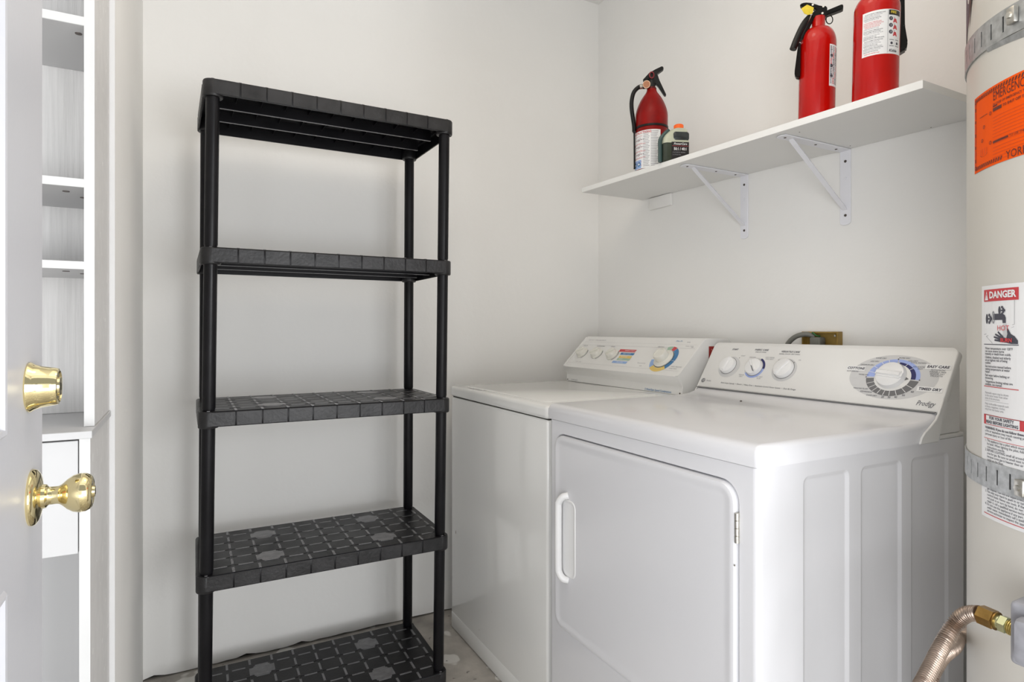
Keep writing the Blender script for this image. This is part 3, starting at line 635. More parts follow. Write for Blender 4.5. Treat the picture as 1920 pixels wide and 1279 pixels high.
# ------------------------------------------------------------------ junction box with cable
jb = thing('outlet_box', 'yellow-brown electrical box set in the wall behind the dryer control panel', 'electrical box', (0, -1.12, 1.04))
g = G()
for a in ((-.022, -.0005, -1.066, -1.062, .985, 1.120), (-.022, -.0005, -1.178, -1.174, .985, 1.120), (-.022, -.0005, -1.174, -1.066, 1.116, 1.120), (-.022, -.0005, -1.174, -1.066, .985, .989), (-.003, -.0005, -1.174, -1.066, .989, 1.116)): g.box(*a, box_m)
g.build('box', None, jb)
g = G(); g.cyl((-.0005, -1.158, 1.108), (-.0060, -1.158, 1.108), .003, m=zinc, n=10); g.build('screw', None, jb)
pc = thing('power_cable', 'thick grey cable arching into the electrical box behind the dryer', 'cable', (-.03, -1.06, 1.04))
g = G(); g.tube([(-.055, -1.020, .97), (-.052, -1.022, 1.04), (-.045, -1.030, 1.080), (-.038, -1.052, 1.104), (-.028, -1.080, 1.112), (-.014, -1.098, 1.106)], .0075, cable_m, 12); g.build('cable', None, pc)
g = G(); g.box(-.034, -.006, -1.130, -1.096, 1.06, 1.1035, cable_m, .004, 2); g.build('clamp', None, pc)
g = G(); g.tube([(-.014, -1.092, 1.113), (-.024, -1.100, 1.117), (-.026, -1.112, 1.109), (-.012, -1.116, 1.106)], .0022, greenw, 8); g.build('green_wire', None, pc)

# ------------------------------------------------------------------ fire extinguishers
def shelf_top(y): return 1.6625+.0175+(y+.3089)*.02336+.0003
def extinguisher(x, y, r, hs, hd, hn, label, red):
    """local frame: z up; azimuth measured from world +x"""
    e = thing('fire_extinguisher', label, 'fire extinguisher', (x, y, shelf_top(y)), (SA, 0, 0), 'red fire extinguishers on the wall shelf')
    g = G(); p = [(r-.006, 0), (r-.001, .003), (r, .008), (r, hs)]
    for k in range(1, 9):
        a = PI/2*k/8; p.append((r*.36+(r*.64)*math.cos(a)**(1.0), hs+(hd-hs)*math.sin(a)))
    p += [(r*.34, hd+.002), (r*.33, hn), (0, hn)]
    g.lathe(p, m=red, n=64); g.build('tank', None, e, local=True); return e
def cmap(r):
    return lambda u, v, h: Vector(((r+h)*math.cos(u), (r+h)*math.sin(u), v))
def dec_local(dc, name, e, label=None):
    return dc.g.build(name, None, e, local=True, smooth=False, label=label)
# left: dusty one with hose and gauge
r = .0552
e = thing('fire_extinguisher', 'dusty dark red fire extinguisher with hose and pressure gauge at the left of the shelf', 'fire extinguisher', (-.245, -.640, shelf_top(-.640)), (SA*.3, 0, 0), 'red fire extinguishers on the wall shelf')
g = G(); p = [(r-.006, 0), (r-.001, .003), (r, .008), (r, .192)]
for a, b in ((.98, .204), (.93, .216), (.84, .230), (.72, .245), (.58, .258), (.45, .268), (.35, .276), (.30, .283), (.285, .292)): p.append((r*a, b))
p += [(0, .292)]
g.lathe(p, m=red2_m, n=64); g.build('tank', None, e, local=True)
g = G(); g.lathe([(r+.0002, .146), (r+.0018, .1465), (r+.0018, .1535), (r+.0002, .154)], m=blkp, n=64); g.build('band', None, e, local=True)
A1 = math.radians(229)      # towards the camera
right = Vector((.882, -.471, 0)); toc = Vector((-.66, -.75, 0))
def L_(rt, tc, z): return right*rt+toc*tc+Vector((0, 0, z))
g = G(); g.lathe([(.016, .286), (.0165, .290), (.013, .292), (.0125, .318), (.010, .320), (0, .320)], m=blkp, n=24)
g.cyl(L_(-.030, .004, .297), L_(.004, 0, .300), .0090, m=blkp, n=16); g.build('valve', None, e, local=True)
def plate(pts, th, tc0=0, m=blkp, g=None, bev=.0015):
    """side-on plate in the (right, up) plane, thickness towards the camera"""
    t = bmesh.new(); a = [t.verts.new(L_(x, tc0-th/2, z)) for x, z in pts]; c = [t.verts.new(L_(x, tc0+th/2, z)) for x, z in pts]; n = len(pts)
    t.faces.new(a); t.faces.new(c)
    for i in range(n): t.faces.new((a[i], a[(i+1) % n], c[(i+1) % n], c[i]))
    bmesh.ops.recalc_face_normals(t, faces=list(t.faces)); bmesh.ops.bevel(t, geom=list(t.edges), offset=bev, segments=2, affect='EDGES'); g.add(t, m)
g = G(); plate([(-.031, .318), (-.008, .343), (.012, .3545), (.036, .366), (.0415, .3615), (.040, .355), (.018, .339), (.008, .326), (-.014, .320), (-.028, .3155)], .018, 0, blkp, g); g.build('squeeze_lever', None, e, local=True)
g = G(); plate([(.000, .314), (.014, .343), (.021, .336), (.027, .318), (.0490, .272), (.0510, .267), (.0460, .2640), (.0425, .267), (.020, .300), (.010, .306)], .016, 0, blkp, g); g.build('carry_handle', None, e, local=True)
g = G(); g.tube([L_(.000+.0075*math.cos(a), .0125, .333+.0105*math.sin(a)) for a in [2*PI*k/12 for k in range(13)]], .0022, pinred, 8); g.build('pin_ring', None, e, local=True)
g = G(); c = L_(-.0175, .012, .3000); d = (toc+Vector((0, 0, -.2))).normalized()
g.cyl(c-d*.006, c+d*.006, .0130, m=gauge_r, n=28); g.cyl(c+d*.006, c+d*.0066, .0108, m=gauge_m, n=28); 
g.build('gauge', None, e, local=True)
g = G(); g.tube([L_(-.030, .004, .297), L_(-.046, .004, .293), L_(-.062, .004, .275), L_(-.069, .004, .245), L_(-.0685, .004, .215), L_(-.064, .004, .185), L_(-.0605, .004, .160), L_(-.0595, .004, .140)], .0072, blkp, 14); g.build('hose', None, e, local=True)
g = G(); g.cyl(L_(-.0335, .004, .2965), L_(-.0425, .004, .2945), .0086, m=zinc, n=16); g.build('hose_ferrule', None, e, local=True, label='pale metal hose collar')
g = G(); g.tube([L_(-.0595, .004, .142), L_(-.0588, .004, .10), L_(-.0583, .004, .04), L_(-.0582, .004, .010)], .0030, blkp, 10); 
g.tube([L_(-.064, .004, .140), L_(-.056, .004, .140)], .005, blkp, 8); g.build('nozzle', None, e, local=True)
dc = Decal(cmap(r), .0003); a0, a1 = math.radians(142), math.radians(262)
dc.rect(a0, a1, .004, .133, white_l, 1, 30)
def au(px): return a0+px/r
dc.text('INSTRUCTIONS', au(.010), .126, .0105, redp, 2, bold=.02, sx=1/r)
for i in range(9): dc.rect(au(.010), au(.052), .1150-i*.0125, .1158-i*.0125, redp, 2, 6)
for zz in (.100, .075, .050): dc.text('~o/~-', au(.020), zz+.004, .017, ink, 2, sx=1/r)
for zz, s in ((.088, '1'), (.063, '2'), (.042, '3')): dc.disc(au(.011), zz, .003/r, redp, 2, r); dc.text('PULL PIN  AIM  SQUEEZE', au(.018), zz, .0042, redp, 2, sx=1/r)
dc.rect(au(.008), au(.048), .006, .034, blue4, 2, 6); 
for k in range(2): dc.disc(au(.018+.02*k), .020, .0075/r, blue3, 3, r); dc.disc(au(.018+.02*k), .020, .0035/r, white_l, 4, r)
for i in range(22): dc.rect(au(.056), au(.078-(i % 3)*.002), .126-i*.0055, .1278-i*.0055, inkl, 2, 4)
for i in range(22): dc.rect(au(.082), au(.108-(i % 4)*.002), .126-i*.0055, .1278-i*.0055, inkl, 2, 4)
dec_local(dc, 'instruction_label', e, 'white instruction label with red and blue print')

# middle one: small, hose-less, yellow tag
def small_ext(x, y, r, hs, hd, hn, lab):
    e = thing('fire_extinguisher', lab, 'fire extinguisher', (x, y, shelf_top(y)), (SA, 0, 0), 'red fire extinguishers on the wall shelf')
    g = G(); p = [(r-.005, 0), (r-.001, .002), (r, .006), (r, hs)]
    for k in range(1, 9):
        a = PI/2*k/8; p.append((r*.40+(r*.60)*math.cos(a), hs+(hd-hs)*math.sin(a)))
    p += [(r*.37, hd+.003), (r*.36, hn), (0, hn)]
    g.lathe(p, m=red_m, n=64); g.build('tank', None, e, local=True); return e
e2 = small_ext(-.252, -1.272, .0424, .190, .234, .262, 'shiny red fire extinguisher with a yellow tag standing in the middle of the shelf')
r = .0424; cd = Vector((-.822, -.570, 0)); rt = Vector((.882, -.471, 0)) # towards camera / to its right
def loc_frame(rt_, tc_):
    return lambda a, b, z: rt_*a+tc_*b+Vector((0, 0, z))
LF = loc_frame(rt, cd)
def plate2(F, pts, th, t0, m, g, bev=.0015):
    t = bmesh.new(); a = [t.verts.new(F(x, t0-th/2, z)) for x, z in pts]; c = [t.verts.new(F(x, t0+th/2, z)) for x, z in pts]; n = len(pts)
    t.faces.new(a); t.faces.new(c)
    for i in range(n): t.faces.new((a[i], a[(i+1) % n], c[(i+1) % n], c[i]))
    bmesh.ops.recalc_face_normals(t, faces=list(t.faces)); bmesh.ops.bevel(t, geom=list(t.edges), offset=bev, segments=2, affect='EDGES'); g.add(t, m)
def head(e, F, s=1, hn=.258, pin=True):
    g = G(); plate2(F, [(-s*.016, hn), (-s*.016, hn+.012), (s*.000, hn+.024), (s*.022, hn+.026), (s*.022, hn+.008), (s*.017, hn)], .020, 0, blkp, g); g.build('valve', None, e, local=True)
    g = G(); plate2(F, [(-s*.048, hn+.030), (-s*.047, hn+.0345), (-s*.035, hn+.0385), (-s*.018, hn+.0375), (s*.004, hn+.0305), (s*.021, hn+.0300), (s*.022, hn+.021), (s*.010, hn+.017), (-s*.006, hn+.019), (-s*.020, hn+.0285), (-s*.040, hn+.0270)], .019, 0, blkp, g, .002); g.build('squeeze_lever', None, e, local=True)
    g = G(); plate2(F, [(s*.018, hn+.006), (s*.020, hn+.019), (s*.060, hn+.036), (s*.0625, hn+.034), (s*.0625, hn+.024), (s*.060, hn+.022)], .018, 0, blkp, g, .002); g.build('carry_handle', None, e, local=True)
    for a, z in ((-.015, .031), (.012, .027), (.010, .010)):
        g = G(); p = F(s*a, .0102, hn+z); g.cyl(p, p+(F(0, 1, 0)-F(0, 0, 0))*.0022, .0026, m=zinc, n=12); g.build('rivet', None, e, local=True)
head(e2, LF)
g = G(); g.tube([LF(-.014, -.002, .262), LF(-.024, -.002, .252), LF(-.036, -.002, .226), LF(-.046, -.002, .206)], (.0085, .0095), blkp, 12)
g.tube([LF(-.022, .003, .262), LF(-.037, .003, .243), LF(-.053, .003, .208), LF(-.063, .003, .180)], (.0080, .0085), blkp, 12); g.build('discharge_horn', None, e2, local=True)
g = G(); plate2(LF, [(-.0440, .198), (-.0435, .110), (-.051, .108), (-.0575, .114), (-.0580, .122), (-.050, .196)], .022, -.004, blkp, g, .002); g.build('mounting_strap', None, e2, local=True)
g = G(); plate2(LF, [(-.044, .278), (-.029, .288), (-.012, .281), (-.015, .266), (-.026, .262), (-.036, .265)], .0012, .014, tag_m, g, .0003); tg = g.build('yellow_tag', None, e2, local=True, label='yellow inspection tag')
g = G(); g.tube([LF(-.016, .012, .275), LF(-.018, .013, .262), LF(-.024, .010, .250), LF(-.030, .008, .240)], .0008, zinc, 6); g.build('tag_wire', None, e2, local=True)
g = G(); g.tube([LF(.028+.0085*math.cos(a), -.004, .259+.0105*math.sin(a)) for a in [2*PI*k/12 for k in range(13)]], .0012, blkp, 8); g.build('pull_ring', None, e2, local=True)
dc = Decal(cmap(r), .0003); a0, a1 = math.radians(254), math.radians(350)
dc.rect(a0, a1, .075, .178, white_l, 1, 24)
for i in range(24):
    zz = .171-i*.0039
    for j in range(4): dc.rect(a0+(.002+j*.008)/r, a0+(.0065+j*.008+(i % 3)*.0006)/r, zz, zz+.0022, (ink, inkl, redp, ink)[(i//4+j) % 4], 2, 2)
for zz in (.15, .125, .10): dc.disc(a0+.006/r, zz, .004/r, ink, 3, r)
dec_local(dc, 'rating_label', e2, 'white label wrapped round the right side')

e3 = small_ext(-.250, -1.420, .0475, .212, .250, .275, 'larger red fire extinguisher with a big white instruction label, rightmost on the shelf')
r = .0475; cd3 = Vector((-.858, -.513, 0)); LF3 = loc_frame(rt, cd3)
head(e3, LF3, 1, .271)
g = G(); plate2(LF3, [(.030, .275), (.060, .275), (.064, .250), (.0665, .18), (.0740, .142), (.0710, .126), (.048, .112), (.046, .20), (.034, .250)], .024, -.004, blkp, g, .003); g.build('mounting_strap', None, e3, local=True)
g = G(); g.tube([LF3(.020, -.004, .276), LF3(.036, -.008, .268), LF3(.050, -.012, .252), LF3(.0545, -.014, .225)], .007, blkp, 12); g.build('discharge_horn', None, e3, local=True)
g = G(); plate2(LF3, [(-.040, .268), (-.028, .283), (-.016, .279), (-.018, .262), (-.036, .262)], .0012, .016, tag_m, g, .0003); g.build('yellow_tag', None, e3, local=True, label='yellow inspection tag')
dc = Decal(cmap(r), .0003); ca = math.radians(211); a0 = ca-math.radians(35); a1 = ca+math.radians(73); U3 = lambda s: a0+s/r; Wd = (a1-a0)*r
dc.rect(a0, a1, .096, .196, white_l, 1, 30)
sp = .052
dc.rect(U3(sp), U3(sp+.0005), .098, .195, ink, 2)
lines = [(.190, ink), (.1865, inkl), (.183, inkl), (.1795, ink), (.176, inkl), (.171, redp), (.1675, redp), (.164, redp), (.1605, redp), (.157, inkl), (.1525, ink), (.149, ink), (.1455, inkl), (.141, inkl), (.1375, ink), (.134, ink), (.1295, ink), (.126, inkl), (.1225, inkl), (.119, ink), (.1155, inkl), (.112, ink), (.1085, inkl), (.105, ink), (.1005, redp)]
words = ['FOR USE ON ORDINARY COMBUSTIBLES, LIQUIDS', 'ELECTRICAL EQUIPMENT. READ INSTRUCTIONS', 'TO OPERATE HOLD UPRIGHT AND PULL PIN', 'STAND BACK 8 FEET AIM AT BASE OF FIRE', 'SQUEEZE LEVER SWEEP SIDE TO SIDE']
for i, (zz, m) in enumerate(lines): dc.text(words[i % 5], U3(.003+(.002 if i % 4 == 0 else 0)), zz, .0030, m, 2, sx=.62/r*(1-.07*(i % 3)), bold=.015)
dc.rect(U3(sp+.002), U3(Wd-.003), .183, .1945, blacklabel, 2, 6); dc.text('FIRE', U3(sp+.006), .189, .008, tag_m, 3, sx=1/r, bold=.03)
for i, zz in enumerate((.172, .157, .142)):
    dc.disc(U3(sp+.007), zz+.003, .0045/r, ink, 2, r); dc.text(str(i+1), U3(sp+.0055), zz+.003, .006, white_l, 3, sx=1/r)
    dc.poly([(U3(sp+.012), zz-.006), (U3(sp+.024), zz-.006), (U3(sp+.021), zz+.003), (U3(sp+.015), zz+.004)], [(0, 1, 2, 3)], redp, 2); dc.text('~', U3(sp+.013), zz+.006, .009, ink, 2, sx=1/r)
for k in range(2): dc.frame(U3(sp+.004+k*.015), U3(sp+.015+k*.015), .113, .128, .0011, ink, 2); dc.disc(U3(sp+.0095+k*.015), .120, .003/r, ink, 2, r)
dc.text('Kidde', U3(sp+.003), .103, .0085, ink, 2, sx=1/r, bold=.03, shear=.3)
dec_local(dc, 'instruction_label', e3, 'large white instruction label')

# ------------------------------------------------------------------ oil bottle
bt = thing('oil_bottle', 'small clear jug of dark green two-stroke oil with orange cap, beside the left extinguisher', 'bottle', (-.262, -.772, shelf_top(-.772)))
bR = Vector((.925, -.38, 0)).normalized(); bT = Vector((-.38, -.925, 0)).normalized(); bo = Vector((-.262, -.772, shelf_top(-.772)))
def B_(a, b, z): return bo+bR*a+bT*b+Vector((0, 0, z))
def jug(sections, m, g, n=6):
    g.loops([[B_(x, y, z) for x, y in rrect(x0, x1, -d, d, rr, n)] for x0, x1, d, z, rr in sections], m, cap=True, capback=True)
g = G(); jug([(-.042, .040, .024, .001, .010), (-.044, .042, .027, .004, .012), (-.044, .042, .027, .060, .012)], oil_m, g); g.build('lower_body', None, bt, label='part of the jug filled with dark green oil')
g = G(); jug([(-.044, .042, .027, .060, .012), (-.044, .042, .027, .066, .012), (-.042, .0415, .026, .078, .012), (-.036, .041, .024, .088, .012), (-.022, .040, .022, .101, .012), (-.012, .038, .020, .108, .012), (-.002, .030, .016, .112, .010), (.002, .026, .012, .114, .009)], jug_m, g); g.build('upper_body', None, bt, label='pale clear top of the jug')
g = G(); g.loops([[B_(x, .0262-.0016+h, z) for x, z in rrect(-.013, .039, .068, .096, .008, 6, d)] for d, h in ((0, -.006), (0, .0015), (.003, .0035))], chamber_m); g.build('measuring_chamber', None, bt)
g = G(); g.tube([B_(-.050, .004, .002), B_(-.050, .004, .040), B_(-.050, .004, .070), B_(-.044, .004, .084), B_(-.030, .004, .099), B_(-.020, .004, .106)], .0068, spine_m, 12); g.build('handle_tube', None, bt, label='dark green tube down the left edge')
g = G(); g.lathe([(.0145, 0), (.0150, .002), (.0142, .0125), (.0120, .0140), (0, .0140)], Matrix.Translation(B_(.014, 0, .113)), cap_m, 28)
for k in range(24):
    a = 2*PI*k/24; c = B_(.014, 0, .113)+Vector((.0148*math.cos(a), .0148*math.sin(a), 0)); g.cyl(c+Vector((0, 0, .001)), c+Vector((0, 0, .0115)), .0008, m=cap_m, n=5)
g.build('cap', None, bt, label='orange ribbed screw cap')
def mpb(u, v, h): return B_(u, .0270+h, v)
dc = Decal(mpb, .0004); dc.rect(-.020, .038, .006, .0625, blacklabel, 1)
dc.text('PowerCare', .009, .0560, .0095, white_l, 3, align='CENTER', shear=.3, bold=.01, sx=1.0); dc.rect(-.018, .036, .0490, .0498, redp, 3)
dc.text('50:1 / 40:1', .009, .0395, .0125, white_l, 3, align='CENTER', bold=.015, sx=.82); dc.text('SYNTHETIC BLEND', -.017, .0285, .0050, inkl, 3); dc.text('2-CYCLE OIL', -.017, .0210, .0050, inkl, 3)
dc.build('front_label', bt, 'black front label with white print')

# ------------------------------------------------------------------ water heater
HC = Vector((-.432, -1.970, 0)); HR = .25
wh = thing('water_heater', 'tall beige cylindrical water heater with orange label, at the right edge', 'water heater', (HC.x, HC.y, 0))
Hm = Matrix.Translation(HC)
g = G(); g.lathe([(.235, 0), (.235, .05), (.248, .052), (HR, .056), (HR, 2.02), (.244, 2.03), (0, 2.035)], Hm, heat_m, 160); g.build('tank_jacket', None, wh)
def mph(u, v, h):
    a = math.radians(u); return HC+Vector(((HR+h)*math.cos(a), (HR+h)*math.sin(a), v))
D = 180/PI/HR          # degrees per metre of arc
def strap(zf, hw, slots, scr, label):
    # zf(angle) = centre height; a punched band wrapped right round the jacket
    g = G(); t = bmesh.new(); n = 180; rows = []
    sl = [(a, .0030*D) for a in slots]
    cuts = sorted(set([round(2.0*k, 3) for k in range(n)]+[round(a+s*w_, 3) for a, w_ in sl for s in (-.5, .5)]))
    def slotted(a, b): return any(a >= s-w_/2-1e-3 and b <= s+w_/2+1e-3 for s, w_ in sl)
    hts = [-hw, -hw*.55, hw*.55, hw]
    V = {}
    def vv(a, j, lay):
        k = (round(a % 360, 3), j, lay)
        if k not in V:
            c = zf(a); rr = HR+(.0006 if lay == 0 else .0024); V[k] = t.verts.new(HC+Vector((rr*math.cos(math.radians(a)), rr*math.sin(math.radians(a)), c+hts[j])))
        return V[k]
    for i in range(len(cuts)):
        a = cuts[i]; b = cuts[(i+1) % len(cuts)] if i+1 < len(cuts) else 360.0
        for j in range(3):
            if j == 1 and slotted(a, b):
                for lay in (0,): t.faces.new((vv(a, j, 0), vv(b, j, 0), vv(b, j+1, 0), vv(a, j+1, 0))).material_index = 1
                for A, B in (((a, j), (a, j+1)), ((b, j), (b, j+1)), ((a, j), (b, j)), ((a, j+1), (b, j+1))):
                    if A[0] == B[0] and not any(abs(A[0]-(q_+e_*w_/2)) < .01 for q_, w_ in sl for e_ in (-1, 1)): continue
                    t.faces.new((vv(*A, 0), vv(*B, 0), vv(*B, 1), vv(*A, 1)))
                continue
            t.faces.new((vv(a, j, 1), vv(b, j, 1), vv(b, j+1, 1), vv(a, j+1, 1)))
        for j in (0, 3): t.faces.new((vv(a, j, 0), vv(b, j, 0), vv(b, j, 1), vv(a, j, 1)))
    g.mi(galv); g.mi(dark_m)
    for f in t.faces: pass
    me = bpy.data.meshes.new('t'); t.to_mesh(me); t.free(); g.bm.from_mesh(me); bpy.data.meshes.remove(me)
    s = g.build('strap', None, wh, label=label, ang=25)
    a, z = scr; p = mph(a, z, .0024); nrm = (mph(a, z, 1)-p).normalized()
    g = G(); tv = Vector((-nrm.y, nrm.x, 0))
    q = Matrix.Translation(p) @ Matrix((tv, Vector((0, 0, 1)), nrm)).transposed().to_4x4()
    gg = G(); gg.box(-.0068, .0068, -.0115, .0115, 0, .0075, zinc, .002, 2); gg.lathe([(.0045, .0075), (.0042, .0105), (0, .011)], m=zinc, n=6); gg.bm.transform(q); gg.build('strap_bolt', None, s)
up = lambda a: 1.5610-.00055*(a-114) if a < 200 else 1.5137+.0473*(a-200)/274 if a <= 360 else 0
def upz(a):
    a = a % 360; return 1.5495+.0135*math.cos(math.radians(a-100))
def loz(a):
    a = a % 360; return .9105+.002*math.cos(math.radians(a-110))
strap(upz, .0205, [122.5, 127.5, 132.9, 138.0, 143.6, 149.2, 165, 171, 177, 183], (153.8, upz(153.8)+.003), 'galvanised slotted strap around the upper heater')
strap(loz, .0200, [118.3, 124, 129.6, 135.3, 141, 146.6, 152.0, 168, 174, 180], (156.6, loz(156.6)-.003), 'galvanised slotted strap around the lower heater')
g = G(); t = bmesh.new()
vs = []
for k in range(14):
    a = 141+k*2.0; vs.append((t.verts.new(mph(a, upz(a)-.0195-.0005*k, .0032)), t.verts.new(mph(a, upz(a)-.0250-.0009*k, .0004))))
for a, b in zip(vs, vs[1:]): t.faces.new((a[0], b[0], b[1], a[1]))
g.add(t, galv); g.build('strap_underlap', None, wh, label='dark lower lap of the upper strap')
# orange emergency label
dc = Decal(mph, .0005); a0, a1 = 131.6, 200.0; zt0, zb0 = 1.4800, 1.3645
dc.rect(a0, a1, zb0, zt0, orange_l, 1, 34)
def sa(m): return a0+m*D
Wm = (a1-a0)/D
for edge, zz in ((1, zt0-.0085), (0, zb0+.0035)):
    k = 0.006
    while k < Wm-.01:
        if edge or k < .070 or k > .17: dc.poly([(sa(k), zz), (sa(k+.0026), zz), (sa(k+.0050), zz+.0055), (sa(k+.0024), zz+.0055)], [(0, 1, 2, 3)], maroon, 2)
        k += .0052
z = zb0+.004
i = 0
while z < zt0-.012:
    hh = (.010, .006, .012, .005)[i % 4]; dc.rect(sa(.0035), sa(.0068), z, z+hh, maroon if i % 2 else orange_d, 2); z += hh+.0015; i += 1
dc.arc(sa(.0060), zt0-.0075, .0018*D, .0030*D, 0, 360, maroon, 2.5, 1/D); dc.arc(sa(.0060), zb0+.0075, .0018*D, .0030*D, 0, 360, maroon, 2.5, 1/D)
dc.text('EMERGENCY WATER SHUT-OFF', sa(.0540), 1.4635, .0185, maroon, 2, sx=D*.60)
dc.text('IN CASE OF EMERGENCY TURN OFF THE VALVE', sa(.0540), 1.4520, .0052, maroon, 2, sx=D*.9, bold=.01)
dc.rect(sa(.0540), sa(.0630), 1.4485, 1.4505, maroon, 2, 2); dc.rect(sa(.0540), sa(.0720), 1.4420, 1.4470, maroon, 2, 4); dc.text('TO SHUT OFF THE WATER', sa(.0740), 1.4445, .0055, maroon, 2, sx=D*.9, bold=.02)
for i in range(9): dc.rect(sa(.0540), sa(.150-.006*(i % 3)), 1.4330-i*.0048, 1.4336-i*.0048, orange_d, 2, 14)
dc.rect(sa(.0540), sa(.0840), 1.3960, 1.3990, maroon, 2, 6); dc.text('TO USE THE DRAIN', sa(.0860), 1.3975, .0050, maroon, 2, sx=D*.9)
for i in range(5): dc.rect(sa(.0540), sa(.150-.006*(i % 3)), 1.3890-i*.0048, 1.3896-i*.0048, orange_d, 2, 14)
dc.text('YORK', sa(.0800), 1.3710, .0165, maroon, 2, sx=D*.8)
for m_, z_ in ((.0485, 1.4420), (.0325, 1.4270), (.0275, 1.4080), (.0485, 1.3990)): dc.arc(sa(m_), z_, .0019*D, .0027*D, 0, 360, maroon, 2.5, 1/D, 20); dc.rect(sa(m_-.0003), sa(m_+.0003), z_-.001, z_+.001, maroon, 2.5)
dc.rect(sa(.020), sa(.041), 1.4440, 1.4448, maroon, 2, 3); dc.arc(sa(.0310), 1.3870, .0085*D, .0092*D, 180, 360, maroon, 2, .35/D)
for k in range(4): dc.rect(sa(.0225+k*.0055), sa(.0233+k*.0055), 1.386, 1.396, orange_d, 2)
dc.build('emergency_label', wh, 'bright orange emergency instruction label')
# danger / safety label
dc = Decal(mph, .0005); a0 = 137.3; dc.rect(a0, a0+.0975*D, .8475, 1.0235, white_l, 1, 24); dc.rect(a0, 158.2, 1.0235, 1.1900, white_l, 1, 10)
def sb_(m): return a0+m*D
X0, X1 = sb_(.0075), sb_(.0765)
dc.rect(X0, X1, 1.1665, 1.1840, redp, 2, 10); dc.frame(X0, X1, 1.0410, 1.1840, .0011, redp, 2)
dc.poly([(sb_(.0110), 1.1685), (sb_(.0190), 1.1685), (sb_(.0150), 1.1820)], [(0, 1, 2)], white_l, 3); dc.text('!', sb_(.0144), 1.1745, .0095, redp, 4, sx=D)
dc.text('DANGER', sb_(.0215), 1.1752, .0135, white_l, 3, sx=D*.93, bold=.04)
dc.rect(X0, X1, 1.1030, 1.1041, ink, 2, 8)
dc.rect(sb_(.0695), sb_(.0700), 1.1330, 1.1660, inkl, 2); dc.poly([(sb_(.0080), 1.1175), (sb_(.0700), 1.1325), (sb_(.0700), 1.1330), (sb_(.0080), 1.1181)], [(0, 1, 2, 3)], inkl, 2)
dc.poly([(sb_(.0130), 1.1150), (sb_(.0690), 1.1290), (sb_(.0690), 1.1294), (sb_(.0130), 1.1155)], [(0, 1, 2, 3)], inkl, 2); dc.poly([(sb_(.0130), 1.1150), (sb_(.0280), 1.1050), (sb_(.0284), 1.1054), (sb_(.0136), 1.1153)], [(0, 1, 2, 3)], inkl, 2)
# taps and hand
for cx, cz, kk in ((.0150, 1.1410, 1.0), (.0430, 1.1525, .85)):
    dc.disc(sb_(cx), cz, .0028*kk*D, ink, 2, 2.6/D); 
    dc.rect(sb_(cx+.0025), sb_(cx+.0075), cz-.0010, cz+.0010, ink, 2)
    for dx, dz in ((.0060, .0055), (.0085, .0025), (.0060, -.0055), (.0085, -.0025), (.0110, 0)): dc.disc(sb_(cx+dx*kk), cz+dz*kk, .0022*kk*D, ink, 2.2, 1/D, 12)
dc.arc(sb_(.0300), 1.1430, .0022*D, .0032*D, 0, 360, inkl, 2, 2.9/D)
dc.poly([(sb_(.0300), 1.1390), (sb_(.0300), 1.1480), (sb_(.0480), 1.1480), (sb_(.0530), 1.1460), (sb_(.0550), 1.1420), (sb_(.0550), 1.1345), (sb_(.0490), 1.1345), (sb_(.0485), 1.1390)], [tuple(range(8))], ink, 2)
dc.text('HOT', sb_(.0500), 1.1270, .0105, redp, 3, sx=D, align='CENTER')
for k in range(4): dc.rect(sb_(.0500+k*.0020), sb_(.0508+k*.0020), 1.113, 1.1335, grey1, 2)
dc.poly([(sb_(.0480), 1.1150), (sb_(.0430), 1.1120), (sb_(.0430), 1.1075), (sb_(.0560), 1.1065), (sb_(.0640), 1.1050), (sb_(.0755), 1.1050), (sb_(.0755), 1.1100), (sb_(.0700), 1.1160), (sb_(.0640), 1.1190), (sb_(.0590), 1.1265), (sb_(.0570), 1.1260), (sb_(.0580), 1.1190), (sb_(.0560), 1.1130)], [tuple(range(13))], ink, 2.2)
for p0, p1 in (((.0480, 1.1130), (.0345, 1.1185)), ((.0480, 1.1110), (.0315, 1.1145)), ((.0470, 1.1090), (.0330, 1.1100)), ((.0500, 1.1140), (.0400, 1.1220))):
    dx = p1[0]-p0[0]; dz = p1[1]-p0[1]; l = math.hypot(dx, dz); nx, nz_ = -dz/l*.0012, dx/l*.0012
    dc.poly([(sb_(p0[0]+nx*1.4), p0[1]+nz_*1.4), (sb_(p0[0]-nx*1.4), p0[1]-nz_*1.4), (sb_(p1[0]-nx), p1[1]-nz_), (sb_(p1[0]+nx), p1[1]+nz_)], [(0, 1, 2, 3)], ink, 2.3)
dc.text('BURN', sb_(.0560), 1.1098, .0078, redp, 3.5, sx=D, align='CENTER', bold=.04)
tx = ['Water temperature over 120°F', 'can cause severe burns', 'instantly or death from scalds.', 'Children, disabled and elderly', 'are at highest risk of being', 'scalded.', 'See instruction manual before', 'setting temperature at water', 'heater.', 'Feel water before bathing or', 'showering.', 'Temperature limiting valves are', 'available, see manual.']
zz = 1.0975
for i, s in enumerate(tx):
    dc.text(s, sb_(.0105), zz, .0049, ink, 2, sx=D*.90, bold=.012); zz -= .0040 if i not in (2, 5, 8, 10) else .0052
for i, s in enumerate(['Flammable vapors may be drawn', 'to this water heater from other', 'areas of the structure.', '', 'Keep combustible materials such', 'as boxes, magazines, clothes', 'away from the heater area.']):
    if s: dc.text(s, sb_(.0105), 1.0320-i*.0040, .0044, inkl, 2, sx=D*.85)
dc.rect(sb_(.0100), sb_(.0600), 1.0203, 1.0206, inkl, 2, 6)
zf = 1.0000
X2 = sb_(.0905)
dc.rect(sb_(.0075), X2, zf-.0145, zf, redp, 2, 20); dc.rect(sb_(.0140), sb_(.0785), zf-.0135, zf-.0010, white_l, 3, 18)
